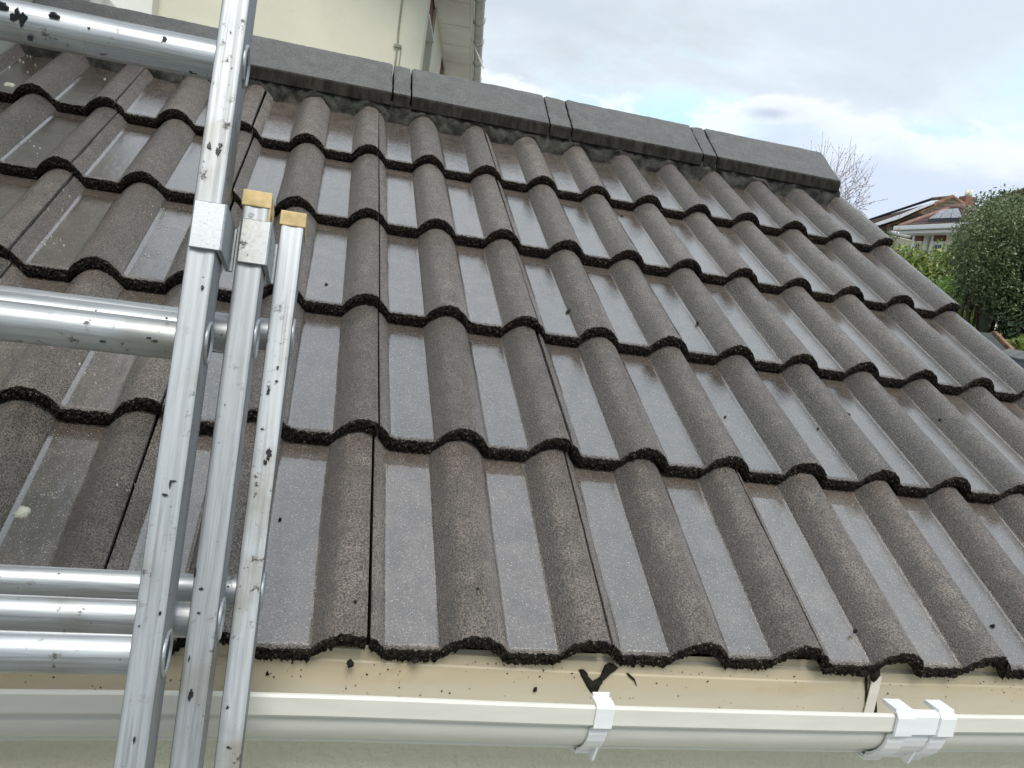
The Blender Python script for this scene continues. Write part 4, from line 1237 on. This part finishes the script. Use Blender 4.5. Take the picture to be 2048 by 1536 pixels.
# ------------------------------------------------------------------ planting
def leaf_mesh(name, pos, nrm_up, size, asp, mat, parent, seed=0, curl=.25, tone=None, kind=None, updir=None, spread=1.0):
    """pos: (n,3) leaf centres; random leaf blades of two bent quads"""
    r = np.random.default_rng(seed); n = len(pos)
    d = r.normal(size=(n, 3)); 
    if updir is not None: d = d * spread + np.array(updir)
    d /= np.linalg.norm(d, axis=1)[:, None]
    q = r.normal(size=(n, 3)); s = np.cross(d, q); s /= np.linalg.norm(s, axis=1)[:, None]
    nn = np.cross(s, d)
    L = size * r.uniform(.6, 1.3, n)[:, None]; Wd = L * asp
    v = np.empty((n, 6, 3))
    v[:, 0] = pos - d * L * .5; v[:, 1] = pos - s * Wd * .5 + nn * L * curl * .4; v[:, 2] = pos + s * Wd * .5 + nn * L * curl * .4
    v[:, 3] = pos + d * L * .5 - nn * L * curl * .3
    vv = v[:, :4].reshape(-1, 3)
    idx = np.arange(n)[:, None] * 4
    tri = np.concatenate([idx + 0, idx + 2, idx + 1, idx + 1, idx + 2, idx + 3], axis=1).reshape(-1, 3)
    me = bpy.data.meshes.new(name)
    me.vertices.add(len(vv)); me.vertices.foreach_set('co', vv.astype(np.float32).ravel())
    me.loops.add(len(tri) * 3); me.loops.foreach_set('vertex_index', tri.astype(np.int32).ravel())
    me.polygons.add(len(tri)); me.polygons.foreach_set('loop_start', (np.arange(len(tri)) * 3).astype(np.int32))
    me.update(calc_edges=True)
    a = me.attributes.new('tone', 'FLOAT', 'POINT')
    tn = r.uniform(0, 1, n) if tone is None else np.clip(tone, 0, 1)
    a.data.foreach_set('value', np.repeat(tn, 4).astype(np.float32))
    me.shade_smooth()
    me.materials.append(mat); o = bpy.data.objects.new(name, me); COL.objects.link(o); o.parent = parent
    if kind: o['kind'] = kind
    return o
def clump_points(centers, radii, per, seed, squash=(1, 1, 1), shell=.55):
    r = np.random.default_rng(seed); out = []; tone = []
    for c, R_ in zip(centers, radii):
        n = max(4, int(per * R_ * R_)); d = r.normal(size=(n, 3)); d /= np.linalg.norm(d, axis=1)[:, None]
        rad = R_ * (shell + (1 - shell) * r.uniform(0, 1, n) ** .6)[:, None]
        out.append(np.array(c) + d * rad * np.array(squash)); tone.append(np.full(n, r.uniform(0, .55)) + r.uniform(0, .45, n))
    return np.concatenate(out), np.concatenate(tone)
M['leaf_laurel'] = mat_leaf('laurel_leaf', (.055, .105, .024), (.115, .20, .04), (.30, .34, .09))
M['leaf_ever'] = mat_leaf('evergreen_leaf', (.042, .064, .026), (.105, .145, .058), (.24, .29, .15), .34, .18)
M['leaf_bamboo'] = mat_leaf('bamboo_leaf', (.05, .11, .015), (.12, .22, .03), (.26, .38, .07), .45, .4)
M['leaf_ivy'] = mat_leaf('ivy_leaf', (.014, .032, .016), (.032, .060, .028), (.09, .14, .07), .3, .08)
M['bark'] = mat_plain('bark', (.075, .055, .04), .9, var=.4, scale=40)
M['twig'] = mat_plain('pale_twig', (.36, .31, .29), .8, var=.2)
M['core'] = mat_plain('dark_inner_growth', (.012, .018, .008), .95, var=.4, scale=8)
def branches(name, base, tips, r0, mat, parent, seed=0, mid=.5):
    bm = bmesh.new(); rr = random.Random(seed)
    for t in tips:
        p = Vector(base); t = Vector(t); k = 5; prev = p; 
        off = Vector((rr.uniform(-1, 1), rr.uniform(-1, 1), rr.uniform(-.2, .5))) * (t - p).length * .12
        for i in range(1, k + 1):
            f = i / k; q = p.lerp(t, f) + off * math.sin(math.pi * f)
            add_tube(bm, prev, q, r0 * (1 - .8 * (i - 1) / k), 5, r0 * (1 - .8 * i / k), caps=False); prev = q
    return bm_obj(name, bm, mat, parent, smooth=True)

# laurel hedge
hb = AZ(1850, 560, 12.5); hedge = thing('hedge', 'bright green laurel hedge below the pale house windows', 'hedge', (hb.x, hb.y, 0))
p0, p1 = AZ(1600, 478, 13.6), AZ(1990, 500, 11.8)
p0.z = CAM.z + (AZ(1800, 484, 12.8).z - CAM.z); p1.z = AZ(1930, 492, 12.2).z
cs, rs = [], []
rr = random.Random(3)
ln = (p1 - p0); lnx = Vector((ln.x, ln.y, 0)).normalized(); per_ = Vector((-lnx.y, lnx.x, 0)); 
for i in range(210):
    f = rr.random(); z = rr.uniform(.15, 1.0) ** .8
    c = p0.lerp(p1, f); c.z = (c.z - .22) * z; c += per_ * rr.uniform(-.45, .25)
    cs.append(tuple(c - hedge.location)); rs.append(rr.uniform(.20, .42))
for i in range(60):
    f = i / 60; c = p0.lerp(p1, f); c.z -= .22 + rr.uniform(0, .10); cs.append(tuple(c - hedge.location)); rs.append(rr.uniform(.14, .26))
pts_, tn_ = clump_points(cs, rs, 900, 4)
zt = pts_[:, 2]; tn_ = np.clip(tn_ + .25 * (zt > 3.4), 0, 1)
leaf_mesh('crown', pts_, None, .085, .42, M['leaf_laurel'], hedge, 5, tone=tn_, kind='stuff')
bm = bmesh.new()
q0_, q1_ = p0 - hedge.location, p1 - hedge.location
add_prism(bm, [(0, 0), (.5, 0), (.45, 1), (.05, 1)], per_, Z * 3.45, q1_ - q0_, Vector((q0_.x, q0_.y, 0)) + per_ * -.1)
for v in bm.verts: v.co.z = min(v.co.z, 3.45) if v.co.z > 1 else 0
bm_obj('stems', bm, M['core'], hedge)

# big grey-green evergreen at the right
eb = AZ(2060, 560, 8.3); ever = thing('evergreen_tree', 'large dense grey green evergreen at the right edge beside the hedge', 'tree', (eb.x, eb.y, 0))
bm = bmesh.new(); add_tube(bm, (0, 0, 0), (.05, 0, 3.4), .11, 10, .04); bm_obj('trunk', bm, M['bark'], ever, smooth=True)
cs, rs = [], []
outline = [(1925, 545), (1925, 500), (1932, 465), (1938, 440), (1955, 415), (1980, 402), (2010, 402), (2050, 398), (2100, 392), (2160, 420)]
rr = random.Random(8)
for (x, y) in outline:
    for k in range(4):
        c = AZ(x + 14 + rr.uniform(-8, 14), y + 16 + rr.uniform(-10, 22), 8.3 + rr.uniform(-.7, .5)); cs.append(tuple(c - ever.location)); rs.append(rr.uniform(.09, .19))
for k in range(420):
    x = rr.uniform(1946, 2250); ytop = 400 + max(0, (1985 - x)) * 1.6; y = rr.uniform(ytop + 22, 640)
    if x < 2012 and y > 588: continue
    c = AZ(x, y, 8.3 + rr.uniform(-.9, .35)); cs.append(tuple(c - ever.location)); rs.append(rr.uniform(.13, .28))
pts_, tn_ = clump_points(cs, rs, 6400, 9, shell=.30)
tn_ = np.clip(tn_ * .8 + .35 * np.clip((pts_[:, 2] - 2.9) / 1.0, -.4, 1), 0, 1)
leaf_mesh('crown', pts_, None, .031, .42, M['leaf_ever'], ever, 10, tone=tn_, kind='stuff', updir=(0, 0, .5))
branches('limb', (0, 0, .8), [np.array(cs[i]) for i in range(0, len(cs), 6)], .03, M['bark'], ever, 4)
# leafy spikes that break the outline
sp = []
for (x, y) in ((1954, 385), (1966, 381), (1982, 380), (1984, 383), (1999, 382), (2001, 384), (2022, 380), (1912, 452), (1916, 470), (1912, 478), (1905, 457), (1950, 395), (1975, 390)):
    t = AZ(x, y, 8.3); b = AZ(x + 10, y + 40, 8.3)
    for k in range(26):
        f = rr.random(); q = b.lerp(t, f); sp.append((q.x - ever.location.x + rr.gauss(0, .016), q.y - ever.location.y + rr.gauss(0, .02), q.z - ever.location.z))
for k in range(90):
    if k < 34: x, y = 1922 + rr.uniform(-10, 8), rr.uniform(440, 560)
    else: x = rr.uniform(1935, 2080); y = 392 + max(0, (1975 - x)) * 1.1 + rr.uniform(-12, 8)
    dp = rr.uniform(-.5, .5); t = AZ(x, y, 8.3 + dp); b = AZ(x + rr.uniform(4, 22), y + rr.uniform(18, 40), 8.3 + dp)
    for q in range(14):
        f = rr.random(); p = b.lerp(t, f); sp.append((p.x - ever.location.x + rr.gauss(0, .018), p.y - ever.location.y + rr.gauss(0, .02), p.z - ever.location.z + rr.gauss(0, .01)))
leaf_mesh('shoot_leaves', np.array(sp), None, .034, .4, M['leaf_ever'], ever, 11, kind='stuff', updir=(0, 0, .8))

# ivy on the fence, lower right
ib = AZ(2040, 640, 7.6); ivy = thing('ivy', 'dark glossy ivy hanging over the board fence at the right edge', 'ivy', (ib.x, ib.y, 0))
cs, rs = [], []
for k in range(170):
    x = rr.uniform(1995, 2180); y = rr.uniform(560, 690)
    if x < 2034 and y > 596: continue
    c = AZ(x, y, 7.75 + rr.uniform(-.25, .2)); cs.append(tuple(c - ivy.location)); rs.append(rr.uniform(.10, .2))
pts_, tn_ = clump_points(cs, rs, 2200, 19, shell=.4)
leaf_mesh('leaves', pts_, None, .060, .8, M['leaf_ivy'], ivy, 20, tone=tn_, kind='stuff', updir=(0, -.4, -.3))
bm = bmesh.new()
for k in range(5): add_tube(bm, (-.5 + .25 * k, .15, 0), (-.45 + .25 * k, .12, 2.6), .02, 6)
bm_obj('stem', bm, M['bark'], ivy)

# light green bamboo-like shrub
bb = AZ(1905, 600, 10.0); bam = thing('bamboo', 'light green feathery bamboo in front of the laurel hedge', 'shrub', (bb.x, bb.y, 0))
sp = []; bm = bmesh.new()
for k in range(120):
    x = rr.uniform(1855, 1975); y = rr.uniform(556, 640) + abs(x - 1905) * .15
    t = AZ(x, y, 10 + rr.uniform(-.6, .6)) - bam.location; b = Vector((t.x * .75, t.y * .75, 0.2))
    add_tube(bm, b, t, .006, 4, .002, caps=False)
    for q in range(60):
        f = 1 - rr.random() ** 2 * .75; p = b.lerp(t, f); sp.append((p.x + rr.gauss(0, .06), p.y + rr.gauss(0, .06), p.z + rr.gauss(0, .03)))
bm_obj('cane', bm, M['leaf_bamboo'], bam)
leaf_mesh('leaves', np.array(sp), None, .12, .13, M['leaf_bamboo'], bam, 22, kind='stuff', updir=(0, 0, .25))

# bare spring tree behind the ridge, with pink buds
tb = AZ(1660, 560, 9.5); bare = thing('bare_tree', 'bare thin twigged tree with pinkish buds poking up behind the ridge end', 'tree', (tb.x, tb.y, 0))
bm = bmesh.new(); fork = AZ(1640, 470, 9.5) - bare.location; add_tube(bm, (0, 0, 0), fork, .06, 8, .035); bm_obj('trunk', bm, M['bark'], bare, smooth=True)
bm = bmesh.new(); buds = []
tips = [(1628, 287), (1636, 290), (1651, 280), (1664, 282), (1678, 288), (1689, 300), (1700, 290), (1703, 305), (1727, 306), (1730, 335), (1736, 346), (1745, 352), (1741, 370), (1741, 390), (1733, 402), (1744, 406), (1735, 420), (1722, 322), (1712, 335), (1705, 350), (1697, 318), (1672, 322), (1690, 345), (1738, 362), (1748, 372), (1728, 398), (1775, 398), (1600, 300), (1585, 310), (1612, 292), (1640, 330), (1655, 345), (1680, 350), (1700, 372), (1716, 380), (1736, 435), (1725, 425)]
for k, (x, y) in enumerate(tips):
    t = AZ(x, y, 9.5 + rr.uniform(-.5, .5)) - bare.location; prev = Vector(fork); p = Vector(fork) + Vector((rr.uniform(-.15, .25), rr.uniform(-.2, .2), rr.uniform(0, .25)))
    add_tube(bm, prev, p, .012, 5, .008, caps=False)
    bend = Vector((rr.uniform(-.05, .05), rr.uniform(-.1, .1), rr.uniform(.02, .12)))
    pp = p
    for i in range(1, 7):
        f = i / 6; q = p.lerp(t, f) + bend * math.sin(math.pi * f)
        add_tube(bm, pp, q, .0040 * (1 - .75 * (i - 1) / 6), 4, .0040 * (1 - .75 * i / 6), caps=False)
        if i < 6 and rr.random() < .8:
            tw = q + Vector((rr.uniform(-.14, .14), rr.uniform(-.1, .1), rr.uniform(.08, .26))); add_tube(bm, q, tw, .0026, 3, .0010, caps=False)
            for u in range(4): buds.append(tuple(q.lerp(tw, rr.random())))
        for u in range(5 if y > 330 else 2): buds.append(tuple(pp.lerp(q, rr.random())))
        pp = q
bm_obj('branches', bm, M['twig'], bare, smooth=True)
M['bud'] = mat_leaf('pink_bud', (.28, .17, .16), (.42, .24, .27), (.55, .42, .42), .6, .3)
leaf_mesh('buds', np.array(buds), None, .020, .5, M['bud'], bare, 33, kind='stuff')
# thin leafy sprig by the neighbour's eaves corner
sb_ = AZ(1785, 480, 9.0); sprig = thing('sapling', 'thin sapling with a few pale leaves beside the verge, below the solar panel strip', 'shrub', (sb_.x, sb_.y, 0))
sp = []; bm = bmesh.new()
for k in range(14):
    t = AZ(rr.uniform(1776, 1800), rr.uniform(448, 476), 9.0) - sprig.location; b = Vector((0, 0, 2.6)); add_tube(bm, b, t, .004, 4, .0015)
    for q in range(9):
        f = rr.random(); p = b.lerp(t, .5 + .5 * f); sp.append((p.x + rr.gauss(0, .02), p.y, p.z + rr.gauss(0, .02)))
add_tube(bm, (0, 0, 0), (0, 0, 2.6), .012, 6)
bm_obj('stem', bm, M['twig'], sprig); leaf_mesh('leaves', np.array(sp), None, .035, .5, M['leaf_bamboo'], sprig, 34, kind='stuff')

# ------------------------------------------------------------------ fence and sheds at the right
M['wood'] = mat_plain('weathered_fence_wood', (.12, .10, .07), .85, var=.4, scale=12, bump=.4, bscale=60, bdist=.003, randoff=9)
M['post'] = mat_plain('grey_green_post', (.10, .11, .08), .85, var=.3, scale=16)
fbp = AZ(1976, 640, 8.0); fence = thing('board_fence', 'weathered horizontal board fence with a grey post, half under ivy', 'fence', (fbp.x, fbp.y, 0))
fd = (AZ(2060, 640, 7.9) - fbp); fd.z = 0; fd.normalize(); frot = Matrix((fd, Vector((-fd.y, fd.x, 0)), Z)).transposed()
for k in range(3):
    bm = bmesh.new(); add_box(bm, fd * (k * 1.8) + Z * 1.60, (.10, .10, 3.2), frot, .006); bm_obj('post', bm, M['post'], fence)
for k in range(22):
    bm = bmesh.new(); add_box(bm, fd * 1.85 + Z * (.12 + k * .128) + Vector((0, .09, 0)), (3.6, .018, .118), frot @ Matrix.Rotation(.12, 3, 'X'), .002); bm_obj('board', bm, M['wood'], fence)
def gshed(name, label, ridge0, ridge1, half, drop, wallmat, roofmat, bargemat, zt):
    pass
M['felt'] = mat_plain('grey_green_roof_felt', (.16, .17, .155), .75, var=.2, scale=8, bump=.4, bscale=120)
M['slatefelt'] = mat_plain('blue_grey_roof_sheet', (.060, .068, .085), .5, var=.2, scale=6)
M['darkred'] = mat_plain('dark_red_stained_boards', (.040, .017, .015), .7, var=.3, scale=14)
M['oak'] = mat_plain('orange_brown_barge_wood', (.22, .125, .065), .7, var=.4, scale=20)
# shed 1: gable end faces the camera, wood barge boards
s1 = thing('shed', 'small dark red shed with orange wooden barge boards and grey felt roof near the fence', 'shed', (AZ(1985, 700, 6.4).x, AZ(1985, 700, 6.4).y, 0))
ap = AZ(1982, 667, 6.3); br_ = AZ(2020, 706, 5.9); 
gdir = (br_ - ap); gdir.z = 0; gdir.normalize(); bdir = Vector((-gdir.y, gdir.x, 0)); bdir = bdir if bdir.x < 0 else -bdir
br_ = ap + (br_ - ap) * 1.6
dz_ = ap.z - br_.z; half = ((br_ - ap) - Z * (br_ - ap).z).length
bl_ = ap - gdir * half * .95 - Z * dz_ * .95
bk = bdir * 1.9
poly_obj('roof', [[ap, br_, br_ + bk, ap + bk]], M['felt'], s1, .03); poly_obj('roof', [[ap + bk, bl_ + bk, bl_, ap]], M['felt'], s1, .03)
bm = bmesh.new(); o_ = ap - s1.location + Z * .01
for e in (br_, bl_):
    d = (e - ap); n2_ = Vector((0, 0, -.085))
    a_ = [ap + Z * .02, e + Z * .02, e + n2_, ap + n2_]; vs1 = [bm.verts.new(p - s1.location - bdir * .035) for p in a_]; vs2 = [bm.verts.new(p - s1.location - bdir * .010) for p in a_]
    bm.faces.new(vs1); bm.faces.new(vs2[::-1])
    for i in range(4): bm.faces.new((vs1[i], vs2[i], vs2[(i + 1) % 4], vs1[(i + 1) % 4]))
bm_obj('barge_board', bm, M['oak'], s1)
bm = bmesh.new(); bx0 = -half * .9; 
add_prism(bm, [(-half * .88, -ap.z + .02), (half * .92, -ap.z + .02), (half * .92, -dz_ * .98), (0, -.05), (-half * .88, -dz_ * .98)], gdir, Z, bdir * 1.85, ap - s1.location)
bm_obj('boarding', bm, M['darkred'], s1)
# shed 2: low roof in blue-grey sheet with a capping
s2 = thing('shed', 'low shed with dark blue grey sheet roof and ridge capping, right edge', 'shed', (AZ(2060, 760, 5.0).x, AZ(2060, 760, 5.0).y, 0))
r0, r1 = AZ(2016, 706, 5.6), AZ(2110, 722, 4.9); r1.z = r0.z
fd2 = (r1 - r0).normalized(); dn = Vector((fd2.y, -fd2.x, 0)); dn = dn if dn.y < 0 else -dn
c0, c1 = r0 + dn * 1.1 - Z * .42, r1 + dn * 1.1 - Z * .42; f0, f1 = r0 - dn * 1.0 - Z * .40, r1 - dn * 1.0 - Z * .40
poly_obj('roof', [[r0, r1, c1, c0]], M['slatefelt'], s2, .025); poly_obj('roof', [[r1, r0, f0, f1]], M['slatefelt'], s2, .025)
for k in range(5):
    f = (k + .5) / 5; bar('roof_batten', r0.lerp(r1, f) + Z * .02, c0.lerp(c1, f) + Z * .02, .012, M['slatefelt'], s2, 6)
for (f0_, f1_) in ((.0, .38), (.39, .75), (.76, 1.0)):
    a_, b_ = r0.lerp(r1, f0_), r0.lerp(r1, f1_)
    bm = bmesh.new(); add_prism(bm, [(-.06, -.012), (0, .028), (.085, -.012), (.08, -.022), (0, .016), (-.06, -.022)], dn, Z, b_ - a_, a_ - s2.location); bm_obj('ridge_capping', bm, M['felt'], s2)
bm = bmesh.new(); add_prism(bm, [(-.9, -r0.z + .02), (1.0, -r0.z + .02), (1.0, -.43), (0, -.06), (-.9, -.40)], dn, Z, (r1 - r0) * .98, r0 - s2.location + fd2 * .01); bm_obj('wall', bm, M['darkred'], s2)
M['leaf_lime'] = mat_leaf('lime_leaf', (.12, .17, .03), (.22, .28, .06), (.34, .40, .12), .45, .35)
lp = AZ(2030, 692, 6.6); bush = thing('shrub', 'small lime green leafy shrub between the two shed roofs', 'shrub', (lp.x, lp.y, 0))
sp = [tuple(AZ(rr.gauss(2032, 8), rr.gauss(691, 7), 6.6 + rr.uniform(-.1, .1)) - bush.location) for k in range(260)]
leaf_mesh('leaves', np.array(sp), None, .05, .6, M['leaf_lime'], bush, 41, kind='stuff'); bm = bmesh.new(); add_tube(bm, (0, 0, 0), (0, 0, lp.z), .015, 6); bm_obj('stem', bm, M['bark'], bush)
